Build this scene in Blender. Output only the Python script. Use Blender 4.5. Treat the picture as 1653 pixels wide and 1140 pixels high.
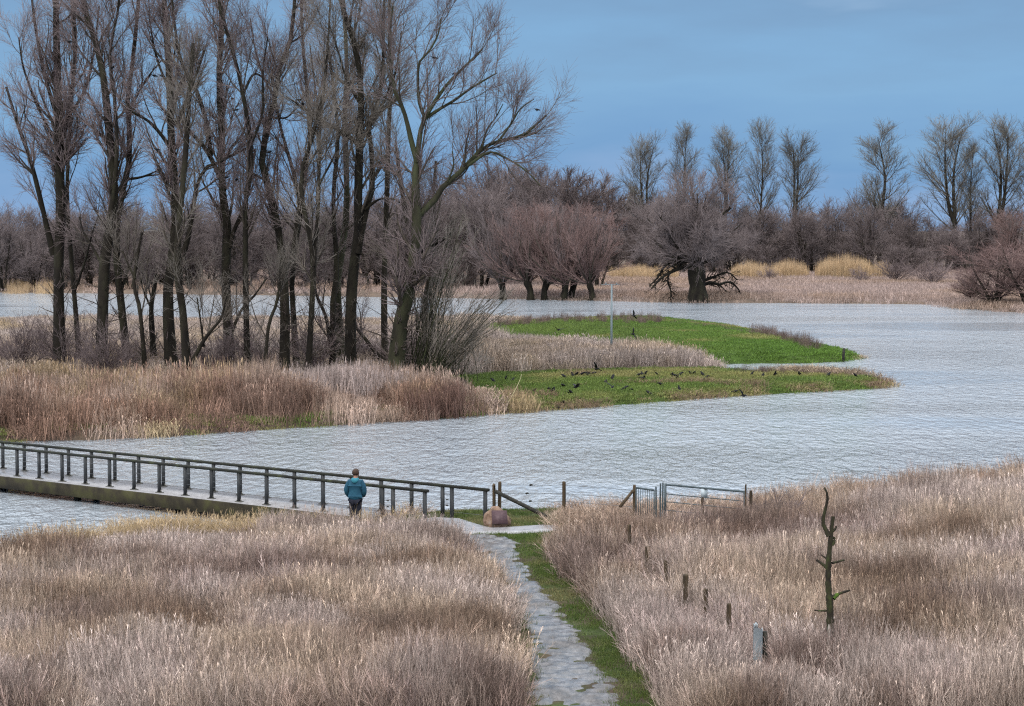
import bpy, math, random
import numpy as np
from mathutils import Vector, Matrix

for o in list(bpy.data.objects):
    bpy.data.objects.remove(o)
scene = bpy.context.scene
COL = scene.collection
R = math.radians
rng = np.random.default_rng(7)
random.seed(7)

# ------------------------------------------------------------------ camera
W0, H0, FPX = 1653.0, 1140.0, 3200.0        # photograph size, focal length in its pixels
CAM_Z = 9.35
PITCH = math.atan(200.0 / FPX)              # eye line 200 px above the middle of the picture
cd = bpy.data.cameras.new('camera')
cam = bpy.data.objects.new('camera', cd)
COL.objects.link(cam)
cd.sensor_width = 36.0
cd.lens = 36.0 * FPX / W0
cd.clip_start = 0.5
cd.clip_end = 12000.0
cam.location = (0, 0, CAM_Z)
cam.rotation_euler = (R(90) - PITCH, 0, 0)
scene.camera = cam

# ------------------------------------------------------------------ sky, sun, exposure
SUN_EL, SUN_AZ = 42.0, 205.0                # degrees; azimuth clockwise from +Y
world = bpy.data.worlds.new('World')
scene.world = world
world.use_nodes = True
nt = world.node_tree
nt.nodes.clear()
def wn(t, **k):
    n = nt.nodes.new(t)
    for a, b in k.items():
        setattr(n, a, b)
    return n
out = wn('ShaderNodeOutputWorld')
bg = wn('ShaderNodeBackground')
bg.inputs['Strength'].default_value = 0.1
sky = wn('ShaderNodeTexSky', sky_type='NISHITA')
sky.sun_disc = False
sky.sun_elevation = R(SUN_EL)
sky.sun_rotation = R(SUN_AZ)
sky.air_density = 1.0
sky.dust_density = 2.0
tc = wn('ShaderNodeTexCoord')
sep = wn('ShaderNodeSeparateXYZ')
nt.links.new(tc.outputs['Generated'], sep.inputs[0])
# overcast deck: dark blue cloud bank low down, paler and brighter towards the zenith
mpn = wn('ShaderNodeMapping')
mpn.inputs['Scale'].default_value = (5.0, 5.0, 22.0)
nt.links.new(tc.outputs['Generated'], mpn.inputs[0])
noi = wn('ShaderNodeTexNoise')
noi.inputs['Scale'].default_value = 1.6
noi.inputs['Detail'].default_value = 5.0
noi.inputs['Roughness'].default_value = 0.5
nt.links.new(mpn.outputs[0], noi.inputs['Vector'])
sub = wn('ShaderNodeMath', operation='MULTIPLY_ADD')
nt.links.new(noi.outputs[0], sub.inputs[0])
sub.inputs[1].default_value = 0.11
sub.inputs[2].default_value = -0.055
add = wn('ShaderNodeMath', operation='ADD')
nt.links.new(sep.outputs['Z'], add.inputs[0])
nt.links.new(sub.outputs[0], add.inputs[1])
ramp = wn('ShaderNodeValToRGB')
cr = ramp.color_ramp
SKY_STOPS = [(0.0, (0.215, 0.355, 0.590)), (0.035, (0.140, 0.300, 0.540)), (0.075, (0.175, 0.350, 0.575)),
             (0.115, (0.155, 0.290, 0.480)), (0.22, (0.60, 0.74, 0.93)), (0.5, (1.38, 1.46, 1.56)), (1.0, (1.9, 1.95, 2.02))]
while len(cr.elements) < len(SKY_STOPS):
    cr.elements.new(0.5)
for e, (p, c) in zip(cr.elements, SKY_STOPS):
    e.position = p
    e.color = (*c, 1)
nt.links.new(add.outputs[0], ramp.inputs[0])
x10 = wn('ShaderNodeVectorMath', operation='SCALE')
x10.inputs['Scale'].default_value = 10.0
nt.links.new(ramp.outputs[0], x10.inputs[0])
mix = wn('ShaderNodeMix', data_type='RGBA')
mix.inputs['Factor'].default_value = 0.90   # cloud cover over the clear sky
nt.links.new(sky.outputs[0], mix.inputs['A'])
nt.links.new(x10.outputs[0], mix.inputs['B'])
nt.links.new(mix.outputs['Result'], bg.inputs['Color'])
nt.links.new(bg.outputs[0], out.inputs[0])

sd_ = bpy.data.lights.new('sun', 'SUN')
sd_.energy = 1.4
sd_.angle = R(14)
sd_.color = (1.0, 0.95, 0.88)
sun = bpy.data.objects.new('sun', sd_)
COL.objects.link(sun)
a, e = R(SUN_AZ), R(SUN_EL)
sv = Vector((math.sin(a) * math.cos(e), math.cos(a) * math.cos(e), math.sin(e)))
sun.rotation_euler = sv.to_track_quat('Z', 'Y').to_euler()
sun.location = sv * 100

vs = scene.view_settings
vs.view_transform = 'Standard'
vs.look = 'None'
vs.exposure = 0.28
vs.gamma = 1.0
vs.use_curve_mapping = False
scene.render.film_transparent = False
scene.cycles.use_denoising = False
scene.cycles.max_bounces = 4
scene.cycles.diffuse_bounces = 1
scene.cycles.glossy_bounces = 1
scene.cycles.transmission_bounces = 2
scene.cycles.caustics_reflective = False
scene.cycles.caustics_refractive = False
scene.cycles.pixel_filter_type = 'BLACKMAN_HARRIS'
scene.cycles.filter_width = 1.2

# ------------------------------------------------------------------ picture -> place
SP, CP = math.sin(PITCH), math.cos(PITCH)
def ray(px, py):
    u = (px - W0 / 2) / FPX
    v = (H0 / 2 - py) / FPX
    return np.array([u, CP + v * SP, -SP + v * CP])
def at(px, py, z=0.0):
    r = ray(px, py)
    t = (z - CAM_Z) / r[2]
    return np.array([r[0] * t, r[1] * t, z])
def atd(px, py, d):
    r = ray(px, py)
    t = d / r[1]
    return np.array([r[0] * t, d, CAM_Z + r[2] * t])
def to_px(p):
    x, y, z = p[0], p[1], p[2] - CAM_Z
    depth = y * CP - z * SP
    up = y * SP + z * CP
    return W0 / 2 + FPX * x / depth, H0 / 2 - FPX * up / depth

# ------------------------------------------------------------------ value noise
_lat = np.random.default_rng(3).random((256, 256))
def vnoise(x, y, s=1.0, seed=0):
    x = np.asarray(x, float) / s + seed * 17.3
    y = np.asarray(y, float) / s + seed * 41.7
    xi, yi = np.floor(x).astype(int), np.floor(y).astype(int)
    fx, fy = x - xi, y - yi
    fx, fy = fx * fx * (3 - 2 * fx), fy * fy * (3 - 2 * fy)
    g = lambda i, j: _lat[i % 256, j % 256]
    return (g(xi, yi) * (1 - fx) + g(xi + 1, yi) * fx) * (1 - fy) + (g(xi, yi + 1) * (1 - fx) + g(xi + 1, yi + 1) * fx) * fy
def fbm(x, y, s=1.0, seed=0):
    return (vnoise(x, y, s, seed) * .55 + vnoise(x, y, s * .45, seed + 1) * .3 + vnoise(x, y, s * .2, seed + 2) * .15)
def sstep(a, b, x):
    t = np.clip((np.asarray(x, float) - a) / (b - a), 0, 1)
    return t * t * (3 - 2 * t)
def in_poly(poly, x, y):
    poly = np.asarray(poly)
    inside = np.zeros(np.shape(x), bool)
    j = len(poly) - 1
    for i in range(len(poly)):
        xi, yi = poly[i]
        xj, yj = poly[j]
        c = ((yi > y) != (yj > y)) & (x < (xj - xi) * (y - yi) / (yj - yi + 1e-12) + xi)
        inside ^= c
        j = i
    return inside
def sdist(poly, x, y):
    """signed distance, positive inside"""
    poly = np.asarray(poly, float)
    d = np.full(np.shape(x), 1e9)
    for i in range(len(poly)):
        a, b = poly[i - 1], poly[i]
        ab = b - a
        t = np.clip(((x - a[0]) * ab[0] + (y - a[1]) * ab[1]) / (ab @ ab + 1e-12), 0, 1)
        d = np.minimum(d, np.hypot(x - a[0] - t * ab[0], y - a[1] - t * ab[1]))
    return np.where(in_poly(poly, x, y), d, -d)

# ------------------------------------------------------------------ materials
MATS = {}
def material(name):
    m = bpy.data.materials.new(name)
    m.use_nodes = True
    n = m.node_tree.nodes
    n.clear()
    o = n.new('ShaderNodeOutputMaterial')
    b = n.new('ShaderNodeBsdfPrincipled')
    m.node_tree.links.new(b.outputs[0], o.inputs[0])
    MATS[name] = m
    return m, m.node_tree, b
def nnoise(t, scale, detail=4, rough=.55, coord='Object', stretch=None):
    c = t.nodes.new('ShaderNodeTexCoord')
    no = t.nodes.new('ShaderNodeTexNoise')
    no.inputs['Scale'].default_value = scale
    no.inputs['Detail'].default_value = detail
    no.inputs['Roughness'].default_value = rough
    src = c.outputs[coord]
    if stretch:
        mp = t.nodes.new('ShaderNodeMapping')
        mp.inputs['Scale'].default_value = stretch
        t.links.new(src, mp.inputs[0])
        src = mp.outputs[0]
    t.links.new(src, no.inputs['Vector'])
    return no.outputs[0]
def nramp(t, fac, stops):
    r = t.nodes.new('ShaderNodeValToRGB')
    while len(r.color_ramp.elements) < len(stops):
        r.color_ramp.elements.new(.5)
    for e, (p, c) in zip(r.color_ramp.elements, stops):
        e.position = p
        e.color = (*c, 1)
    t.links.new(fac, r.inputs[0])
    return r.outputs[0]
def nmix(t, fac, a, b, mode='MIX'):
    m = t.nodes.new('ShaderNodeMix')
    m.data_type = 'RGBA'
    m.blend_type = mode
    for s, v in (('Factor', fac), ('A', a), ('B', b)):
        if isinstance(v, (int, float)):
            m.inputs[s].default_value = v
        elif isinstance(v, tuple):
            m.inputs[s].default_value = (*v, 1)
        else:
            t.links.new(v, m.inputs[s])
    return m.outputs['Result']
def nbump(t, b, h, strength=.5, dist=.02):
    bm = t.nodes.new('ShaderNodeBump')
    bm.inputs['Strength'].default_value = strength
    bm.inputs['Distance'].default_value = dist
    t.links.new(h, bm.inputs['Height'])
    t.links.new(bm.outputs[0], b.inputs['Normal'])
    return bm
def noise_mat(name, stops, scale=3, rough=.85, detail=5, stretch=None, bump=0, bdist=.02, spec=.3):
    m, t, b = material(name)
    f = nnoise(t, scale, detail, .6, stretch=stretch)
    t.links.new(nramp(t, f, stops), b.inputs['Base Color'])
    b.inputs['Roughness'].default_value = rough
    b.inputs['Specular IOR Level'].default_value = spec
    if bump:
        nbump(t, b, f, bump, bdist)
    return m
def tint_mat(name, stops, scale, spread=.35, rough=.9, stretch=None):
    """noise colours, lightened or darkened for each object by its own random number"""
    m, t, b = material(name)
    f = nnoise(t, scale, 4, .6, stretch=stretch)
    c = nramp(t, f, stops)
    oi = t.nodes.new('ShaderNodeObjectInfo')
    mr = t.nodes.new('ShaderNodeMapRange')
    mr.inputs['To Min'].default_value = 1 - spread
    mr.inputs['To Max'].default_value = 1 + spread
    t.links.new(oi.outputs['Random'], mr.inputs['Value'])
    s = t.nodes.new('ShaderNodeVectorMath')
    s.operation = 'SCALE'
    t.links.new(c, s.inputs[0])
    t.links.new(mr.outputs[0], s.inputs['Scale'])
    t.links.new(s.outputs[0], b.inputs['Base Color'])
    b.inputs['Roughness'].default_value = rough
    b.inputs['Specular IOR Level'].default_value = .2
    return m

tint_mat('bark_olive', [(.3, (.010, .008, .007)), (.5, (.021, .017, .012)), (.62, (.034, .031, .019)), (.75, (.050, .041, .034))], 1.4, .3, stretch=(1, 1, .35))
tint_mat('bark_mossy', [(.3, (.022, .019, .013)), (.5, (.044, .043, .024)), (.65, (.062, .070, .034)), (.8, (.09, .085, .065))], 1.2, .15, stretch=(1, 1, .35))
tint_mat('branch_bark', [(.3, (.040, .032, .025)), (.5, (.070, .057, .044)), (.7, (.11, .092, .075))], .8, .2)
tint_mat('twigs_brown', [(.3, (.150, .112, .108)), (.5, (.215, .165, .160)), (.7, (.31, .25, .24))], .35, .25)
tint_mat('twigs_olive', [(.3, (.125, .104, .086)), (.5, (.190, .162, .138)), (.7, (.28, .25, .22))], .35, .2)
tint_mat('twigs_russet', [(.3, (.175, .112, .102)), (.5, (.235, .155, .141)), (.7, (.30, .208, .190))], .25, .15)
tint_mat('twigs_far', [(.3, (.140, .112, .110)), (.5, (.195, .155, .150)), (.7, (.255, .205, .196))], .15, .25)  # twig colour lightened a little in place of distance haze
tint_mat('twigs_poplar', [(.3, (.12, .112, .098)), (.5, (.185, .172, .150)), (.7, (.25, .232, .205))], .2, .15)
noise_mat('wood_weathered', [(.3, (.030, .022, .014)), (.5, (.075, .052, .030)), (.7, (.13, .095, .060))], 9, .9, stretch=(1, 1, .12), bump=.5, bdist=.01)
noise_mat('wood_dark', [(.3, (.012, .011, .009)), (.5, (.026, .024, .019)), (.7, (.050, .048, .036))], 7, .8, bump=.3, bdist=.01)
noise_mat('rail_mossy', [(.40, (.012, .012, .010)), (.58, (.022, .024, .015)), (.74, (.055, .062, .022))], 2.2, .75)
noise_mat('post_dark', [(.3, (.020, .022, .024)), (.5, (.034, .036, .038)), (.75, (.075, .075, .074))], 8, .6, stretch=(1, 1, .3))
noise_mat('footing', [(.3, (.07, .068, .06)), (.6, (.14, .135, .12))], 8, .8)
noise_mat('beam_mossy', [(.3, (.016, .013, .009)), (.48, (.038, .031, .018)), (.62, (.056, .052, .020)), (.8, (.085, .070, .042))], 1.6, .9, bump=.4)
noise_mat('galvanised', [(.3, (.36, .43, .47)), (.6, (.50, .57, .61)), (.8, (.66, .72, .75))], 6, .45, spec=.5)
noise_mat('gate_metal', [(.3, (.04, .058, .064)), (.6, (.08, .105, .115)), (.8, (.14, .17, .18))], 4, .65, spec=.3)
noise_mat('wire', [(.3, (.10, .11, .12)), (.7, (.2, .21, .22))], 4, .5)
noise_mat('pole_grey', [(.3, (.15, .20, .22)), (.7, (.25, .30, .32))], 1.5, .5)
noise_mat('sign_white', [(.3, (.66, .72, .76)), (.7, (.78, .82, .85))], 2, .5)
noise_mat('boulder', [(.34, (.05, .038, .030)), (.48, (.19, .118, .080)), (.60, (.29, .19, .135)), (.75, (.36, .32, .29))], 6.5, .85, bump=.6, bdist=.04)
noise_mat('plaque', [(.3, (.060, .034, .040)), (.6, (.100, .060, .066)), (.8, (.15, .098, .105))], 14, .55, bump=.25, bdist=.005)
noise_mat('deadwood', [(.28, (.010, .008, .006)), (.45, (.026, .021, .014)), (.58, (.040, .040, .018)), (.72, (.060, .085, .022))], 7.0, .9, stretch=(1, 1, .5), bump=.7, bdist=.03)
noise_mat('deadwood_bare', [(.3, (.25, .22, .19)), (.7, (.42, .39, .35))], 6, .8)
noise_mat('moss_bright', [(.3, (.035, .075, .010)), (.7, (.09, .15, .02))], 9, .95)
noise_mat('crow_black', [(.3, (.003, .003, .004)), (.7, (.008, .008, .010))], 9, .7)
noise_mat('jacket', [(.3, (.009, .048, .086)), (.5, (.014, .072, .118)), (.7, (.022, .098, .150))], 6, .8)
noise_mat('hood_lining', [(.3, (.030, .17, .23)), (.7, (.05, .25, .31))], 8, .85)
noise_mat('trousers', [(.3, (.007, .008, .014)), (.7, (.016, .017, .030))], 8, .85)
noise_mat('hair', [(.3, (.030, .016, .010)), (.7, (.075, .042, .026))], 30, .6, stretch=(1, 1, .2))
noise_mat('skin', [(.3, (.42, .22, .15)), (.7, (.52, .29, .21))], 6, .55)
noise_mat('shoes', [(.3, (.012, .011, .011)), (.7, (.03, .028, .028))], 8, .7)
noise_mat('dead_stem', [(.3, (.075, .052, .050)), (.7, (.15, .105, .10))], 3, .9)
noise_mat('pale_stem', [(.3, (.42, .37, .20)), (.7, (.55, .50, .30))], 3, .8)

# reeds, grasses: each clump carries its own colour, each stem its own lightness
def stem_mat(name, rough=.8):
    m, t, b = material(name)
    ca = t.nodes.new('ShaderNodeAttribute')
    ca.attribute_type = 'INSTANCER'
    ca.attribute_name = 'col'
    va = t.nodes.new('ShaderNodeAttribute')
    va.attribute_name = 'var'
    s = t.nodes.new('ShaderNodeVectorMath')
    s.operation = 'SCALE'
    t.links.new(ca.outputs['Color'], s.inputs[0])
    t.links.new(va.outputs['Fac'], s.inputs['Scale'])
    t.links.new(s.outputs[0], b.inputs['Base Color'])
    b.inputs['Roughness'].default_value = rough
    b.inputs['Specular IOR Level'].default_value = .25
    return m
stem_mat('dry_stem')
stem_mat('green_blade', .6)

# ground: vertex colour gives what grows or lies there, noise the rest
def ground_mat(name, wet=0.0):
    m, t, b = material(name)
    at_ = t.nodes.new('ShaderNodeAttribute')
    at_.attribute_name = 'soil'
    f = nnoise(t, 1.1, 6, .65)
    f2 = nnoise(t, 9.0, 4, .7)
    k = nramp(t, f, [(.25, (.55, .55, .55)), (.5, (1, 1, 1)), (.75, (1.35, 1.3, 1.1))])
    k2 = nramp(t, f2, [(.25, (.65, .65, .65)), (.5, (1, 1, 1)), (.75, (1.3, 1.3, 1.25))])
    c = nmix(t, 1.0, at_.outputs['Color'], k, 'MULTIPLY')
    c = nmix(t, 1.0, c, k2, 'MULTIPLY')
    t.links.new(c, b.inputs['Base Color'])
    b.inputs['Roughness'].default_value = .95
    b.inputs['Specular IOR Level'].default_value = .15
    nbump(t, b, f2, .7, .06)
    return m
ground_mat('ground_near')
ground_mat('ground_far')

# wet mud track
m, t, b = material('wet_mud')
f = nnoise(t, 3.0, 6, .72)
f2 = nnoise(t, 4.6, 7, .78, stretch=(1, .55, 1))
wetf = nnoise(t, .8, 5, .62, stretch=(1.2, .6, 1))
silt_sheen = nramp(t, f2, [(.40, (.020, .016, .014)), (.50, (.055, .047, .044)), (.60, (.16, .148, .150)), (.74, (.34, .325, .335))])  # silt tones; the pale end paints the sky's sheen into the colour
dark = nramp(t, f2, [(.4, (.028, .022, .018)), (.6, (.13, .112, .10))])
wm_ = nramp(t, wetf, [(.34, (.08, .08, .08)), (.56, (.6, .6, .6))])
t.links.new(nmix(t, wm_, dark, silt_sheen), b.inputs['Base Color'])
t.links.new(nramp(t, wetf, [(.36, (.6, .6, .6)), (.55, (.22, .22, .22))]), b.inputs['Roughness'])
b.inputs['Specular IOR Level'].default_value = .6
t.links.new(wm_, b.inputs['Coat Weight'])
b.inputs['Coat Roughness'].default_value = .22
mx = nmix(t, .5, f, f2)
nbump(t, b, mx, .9, .07)
m, t, b = material('wet_concrete')
f2 = nnoise(t, 5.0, 6, .7)
t.links.new(nramp(t, f2, [(.3, (.16, .155, .155)), (.5, (.26, .25, .255)), (.7, (.36, .35, .36))]), b.inputs['Base Color'])
b.inputs['Roughness'].default_value = .32
b.inputs['Specular IOR Level'].default_value = .8
nbump(t, b, f2, .25, .02)

# wind-ruffled flood water
m, t, b = material('flood_water')
tcn = t.nodes.new('ShaderNodeTexCoord')
def wave(scale, sx, sy, detail, rough, rot=.25):
    mp = t.nodes.new('ShaderNodeMapping')
    mp.inputs['Scale'].default_value = (sx, sy, 1)
    mp.inputs['Rotation'].default_value = (0, 0, rot)
    t.links.new(tcn.outputs['Object'], mp.inputs[0])
    no = t.nodes.new('ShaderNodeTexNoise')
    no.inputs['Scale'].default_value = scale
    no.inputs['Detail'].default_value = detail
    no.inputs['Roughness'].default_value = rough
    t.links.new(mp.outputs[0], no.inputs['Vector'])
    return no.outputs[0]
w1 = wave(1.0, 2.6, 1.0, 4, .6, .1)
w2 = wave(1.0, .9, .30, 3, .6, -.12)
gust = wave(1.0, .012, .045, 4, .6, .1)
h = nmix(t, .5, w1, w2)
bp = nbump(t, b, h, 1.0, 1.5)
gr = nramp(t, gust, [(.38, (.14, .14, .14)), (.60, (1, 1, 1))])
t.links.new(gr, bp.inputs['Strength'])
b.inputs['Base Color'].default_value = (.33, .365, .40, 1)
b.inputs['Roughness'].default_value = .10
b.inputs['IOR'].default_value = 1.333
b.inputs['Specular IOR Level'].default_value = .8
M = MATS

# ------------------------------------------------------------------ mesh helpers
def mesh_from(name, v, f, mat=None, smooth=False):
    """v (n,3); f: one (m,k) array or a list of faces"""
    me = bpy.data.meshes.new(name)
    v = np.asarray(v, np.float32)
    if isinstance(f, np.ndarray):
        k = f.shape[1]
        nf = len(f)
        loops = f.astype(np.int32).ravel()
        starts = (np.arange(nf) * k).astype(np.int32)
    else:
        loops = np.array([i for q in f for i in q], np.int32)
        ln = np.array([len(q) for q in f], np.int32)
        starts = np.concatenate(([0], np.cumsum(ln)[:-1])).astype(np.int32)
        nf = len(f)
    me.vertices.add(len(v))
    me.vertices.foreach_set('co', v.ravel())
    me.loops.add(len(loops))
    me.loops.foreach_set('vertex_index', loops)
    me.polygons.add(nf)
    me.polygons.foreach_set('loop_start', starts)
    me.update(calc_edges=True)
    me.validate()
    if smooth:
        me.polygons.foreach_set('use_smooth', np.ones(nf, bool))
    if mat:
        me.materials.append(M[mat])
    return me
def link(name, data, parent=None, loc=None):
    o = bpy.data.objects.new(name, data)
    COL.objects.link(o)
    if name == 'crown_branches':
        o['kind'] = 'stuff'
    if parent is not None:
        o.parent = parent
    if loc is not None:
        o.location = loc
    return o
def tag(o, label, cat, group=None, kind=None):
    o['label'] = label
    o['category'] = cat
    if group:
        o['group'] = group
    if kind:
        o['kind'] = kind
    return o
def thing(name, loc, label, cat, group=None, rz=0.0):
    o = link(name, None, None, loc)
    o.rotation_euler = (0, 0, rz)
    return tag(o, label, cat, group)
class MB:
    def __init__(s):
        s.v, s.f, s.n = [], [], 0
    def add(s, v, f):
        v = np.asarray(v, float)
        s.v.append(v)
        s.f += [tuple(int(i) + s.n for i in q) for q in f]
        s.n += len(v)
        return s
    def bar(s, p0, p1, w, h, up=(0, 0, 1), chamfer=0.0):
        """a beam of width w and depth h from p0 to p1"""
        p0, p1, up = (np.asarray(q, float) for q in (p0, p1, up))
        d = p1 - p0
        d /= np.linalg.norm(d)
        if abs(d @ up) > .95:
            up = np.array([0, 1., 0])
        sx = np.cross(d, up)
        sx /= np.linalg.norm(sx)
        sy = np.cross(sx, d)
        c = chamfer
        if c:
            prof = [(-w / 2 + c, -h / 2), (w / 2 - c, -h / 2), (w / 2, -h / 2 + c), (w / 2, h / 2 - c), (w / 2 - c, h / 2), (-w / 2 + c, h / 2), (-w / 2, h / 2 - c), (-w / 2, -h / 2 + c)]
        else:
            prof = [(-w / 2, -h / 2), (w / 2, -h / 2), (w / 2, h / 2), (-w / 2, h / 2)]
        k = len(prof)
        v = [p + sx * a + sy * b for p in (p0, p1) for a, b in prof]
        f = [(i, (i + 1) % k, (i + 1) % k + k, i + k) for i in range(k)] + [tuple(range(k - 1, -1, -1)), tuple(range(k, 2 * k))]
        return s.add(v, f)
    def tube(s, pts, rad, n=8):
        v, f = tubes(np.asarray(pts, float)[None], np.broadcast_to(np.asarray(rad, float), (len(pts),))[None], n)
        k = len(pts)
        f = [tuple(q) for q in f] + [tuple(range(n - 1, -1, -1)), tuple(range((k - 1) * n, k * n))]
        return s.add(v, f)
    def lathe(s, c, prof, n=16):
        c = np.asarray(c, float)
        v = [c + np.array([r * math.cos(2 * math.pi * i / n), r * math.sin(2 * math.pi * i / n), z]) for r, z in prof for i in range(n)]
        f = [(j * n + i, j * n + (i + 1) % n, (j + 1) * n + (i + 1) % n, (j + 1) * n + i) for j in range(len(prof) - 1) for i in range(n)]
        f += [tuple(range(n - 1, -1, -1)), tuple(range((len(prof) - 1) * n, len(prof) * n))]
        return s.add(v, f)
    def mesh(s, name, mat, smooth=False):
        return mesh_from(name, np.concatenate(s.v), s.f, mat, smooth)
    def build(s, name, mat, parent=None, smooth=False, loc=None):
        """links as one object; with a parent the points are given in the place's axes"""
        v = np.concatenate(s.v)
        if parent is not None:
            mi = np.array(parent_matrix(parent).inverted())
            v = v @ mi[:3, :3].T + mi[:3, 3]
        return link(name, mesh_from(name, v, s.f, mat, smooth), parent, loc)
def parent_matrix(o):
    m = Matrix.Identity(4)
    while o is not None:
        m = Matrix.LocRotScale(o.location, o.rotation_euler, o.scale) @ m
        o = o.parent
    return m

def norm(v):
    return v / (np.linalg.norm(v, axis=-1, keepdims=True) + 1e-9)
def tubes(P, Rd, n=3):
    """P (N,m,3), Rd (N,m) -> vertices, quads"""
    N, m, _ = P.shape
    T = np.empty_like(P)
    T[:, 1:-1] = P[:, 2:] - P[:, :-2] if m > 2 else T[:, 1:-1]
    T[:, 0] = P[:, 1] - P[:, 0]
    T[:, -1] = P[:, -1] - P[:, -2]
    T = norm(T)
    ref = np.where(np.abs(T[:, :1, 2:3]) > .9, np.array([1., 0, 0]), np.array([0, 0, 1.]))
    U = norm(np.cross(T, np.broadcast_to(ref, T.shape)))
    V = np.cross(T, U)
    an = np.arange(n) * 2 * math.pi / n
    v = P[:, :, None] + Rd[:, :, None, None] * (np.cos(an)[None, None, :, None] * U[:, :, None] + np.sin(an)[None, None, :, None] * V[:, :, None])
    idx = np.arange(N * m * n).reshape(N, m, n)
    a = idx[:, :-1]
    b = np.roll(a, -1, axis=2)
    c = idx[:, 1:]
    d = np.roll(c, -1, axis=2)
    f = np.stack([a, b, d, c], -1).reshape(-1, 4)
    return v.reshape(-1, 3), f
def tube_mesh(name, parts, mat, smooth=True):
    """parts: list of (P, Rd, sides)"""
    vs, fs, k = [], [], 0
    for P, Rd, n in parts:
        if len(P) == 0:
            continue
        v, f = tubes(P, Rd, n)
        vs.append(v)
        fs.append(f + k)
        k += len(v)
    return mesh_from(name, np.concatenate(vs), np.concatenate(fs), mat, smooth)
def resample(pts, m):
    """smooth curve through pts, m even points"""
    p = np.asarray(pts, float)
    if len(p) > 2:
        e = np.vstack([2 * p[0] - p[1], p, 2 * p[-1] - p[-2]])
        q = []
        for i in range(1, len(e) - 2):
            for s in np.linspace(0, 1, 8, endpoint=False):
                a, b, c, d = e[i - 1], e[i], e[i + 1], e[i + 2]
                q.append(.5 * (2 * b + (c - a) * s + (2 * a - 5 * b + 4 * c - d) * s * s + (3 * b - a - 3 * c + d) * s ** 3))
        q.append(p[-1])
        p = np.array(q)
    L = np.concatenate([[0], np.cumsum(np.linalg.norm(np.diff(p, axis=0), axis=1))])
    s = np.linspace(0, L[-1], m)
    return np.stack([np.interp(s, L, p[:, k]) for k in range(3)], 1)
def branch(g, P, Rd, per, t0, t1, length, ang, up, wob, m, rr, tip=.25, taper=.55, rmin=.004, side=None):
    """children on every parent: per = count, or counts for each parent"""
    N, mp, _ = P.shape
    cnt = np.full(N, per) if np.isscalar(per) else np.asarray(per)
    pi = np.repeat(np.arange(N), cnt)
    n = len(pi)
    t = g.uniform(t0, t1, n)
    s = t * (mp - 1)
    i = np.minimum(s.astype(int), mp - 2)
    fr = (s - i)[:, None]
    A, B = P[pi, i], P[pi, i + 1]
    pos = A * (1 - fr) + B * fr
    tan = norm(B - A)
    rad = Rd[pi, i] * (1 - fr[:, 0]) + Rd[pi, i + 1] * fr[:, 0]
    q = norm(g.normal(size=(n, 3)))
    perp = norm(q - tan * (q * tan).sum(1, keepdims=True))
    if side is not None:
        perp = norm(perp + np.asarray(side))
    an = g.uniform(ang[0], ang[1], n)[:, None]
    d = norm(tan * np.cos(an) + perp * np.sin(an))
    L = g.uniform(length[0], length[1], n) * (1 - taper * t)
    C = np.empty((n, m, 3))
    C[:, 0] = pos
    st = (L / (m - 1))[:, None]
    for k in range(1, m):
        d = norm(d + np.array([0, 0, 1.]) * up + g.normal(size=(n, 3)) * wob)
        C[:, k] = C[:, k - 1] + d * st
    r0 = np.maximum(rad * rr, rmin)
    rt = np.maximum(r0 * tip, rmin * .7)
    k = np.linspace(0, 1, m)[None]
    return C, r0[:, None] * (1 - k) + rt[:, None] * k

# ------------------------------------------------------------------ lands
def px_poly(pts, z=0.0):
    return np.array([at(x, y, z)[:2] for x, y in pts])
def grid_land(name, x0, x1, y0, y1, step, hfun, cfun, mat, ystep=None):
    xs = np.arange(x0, x1 + step * .5, step)
    ys = np.arange(y0, y1 + 1e-6, step) if ystep is None else ystep
    X, Y = np.meshgrid(xs, ys)
    Z = hfun(X, Y)
    v = np.stack([X, Y, Z], -1).reshape(-1, 3)
    nx, ny = len(xs), len(ys)
    i = (np.arange(ny - 1)[:, None] * nx + np.arange(nx - 1)[None]).ravel()
    f = np.stack([i, i + 1, i + nx + 1, i + nx], 1)
    keep = Z.ravel()[f].max(1) > -.55
    f = f[keep]
    used = np.unique(f)
    rem = np.full(len(v), -1)
    rem[used] = np.arange(len(used))
    me = mesh_from(name, v[used], rem[f], mat, True)
    c = np.ones((len(used), 4), np.float32)
    c[:, :3] = cfun(X.ravel()[used], Y.ravel()[used])
    ca = me.color_attributes.new('soil', 'FLOAT_COLOR', 'POINT')
    ca.data.foreach_set('color', c.ravel())
    o = link(name, me)
    o['kind'] = 'structure'
    return o

# near bank ---------------------------------------------------------
SHORE_NEAR = np.array([(-60, 40), (-32, 47), (-20, 51.5), (-13, 54.5), (-9, 56.5), (-5.6, 59.2), (-4.6, 61.5), (-3, 63), (1, 63.6), (5, 63.5), (9, 64), (13, 65.5), (18, 68.5), (24, 72), (40, 76), (60, 78),
                       (60, -40), (-60, -40)], float)
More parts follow.
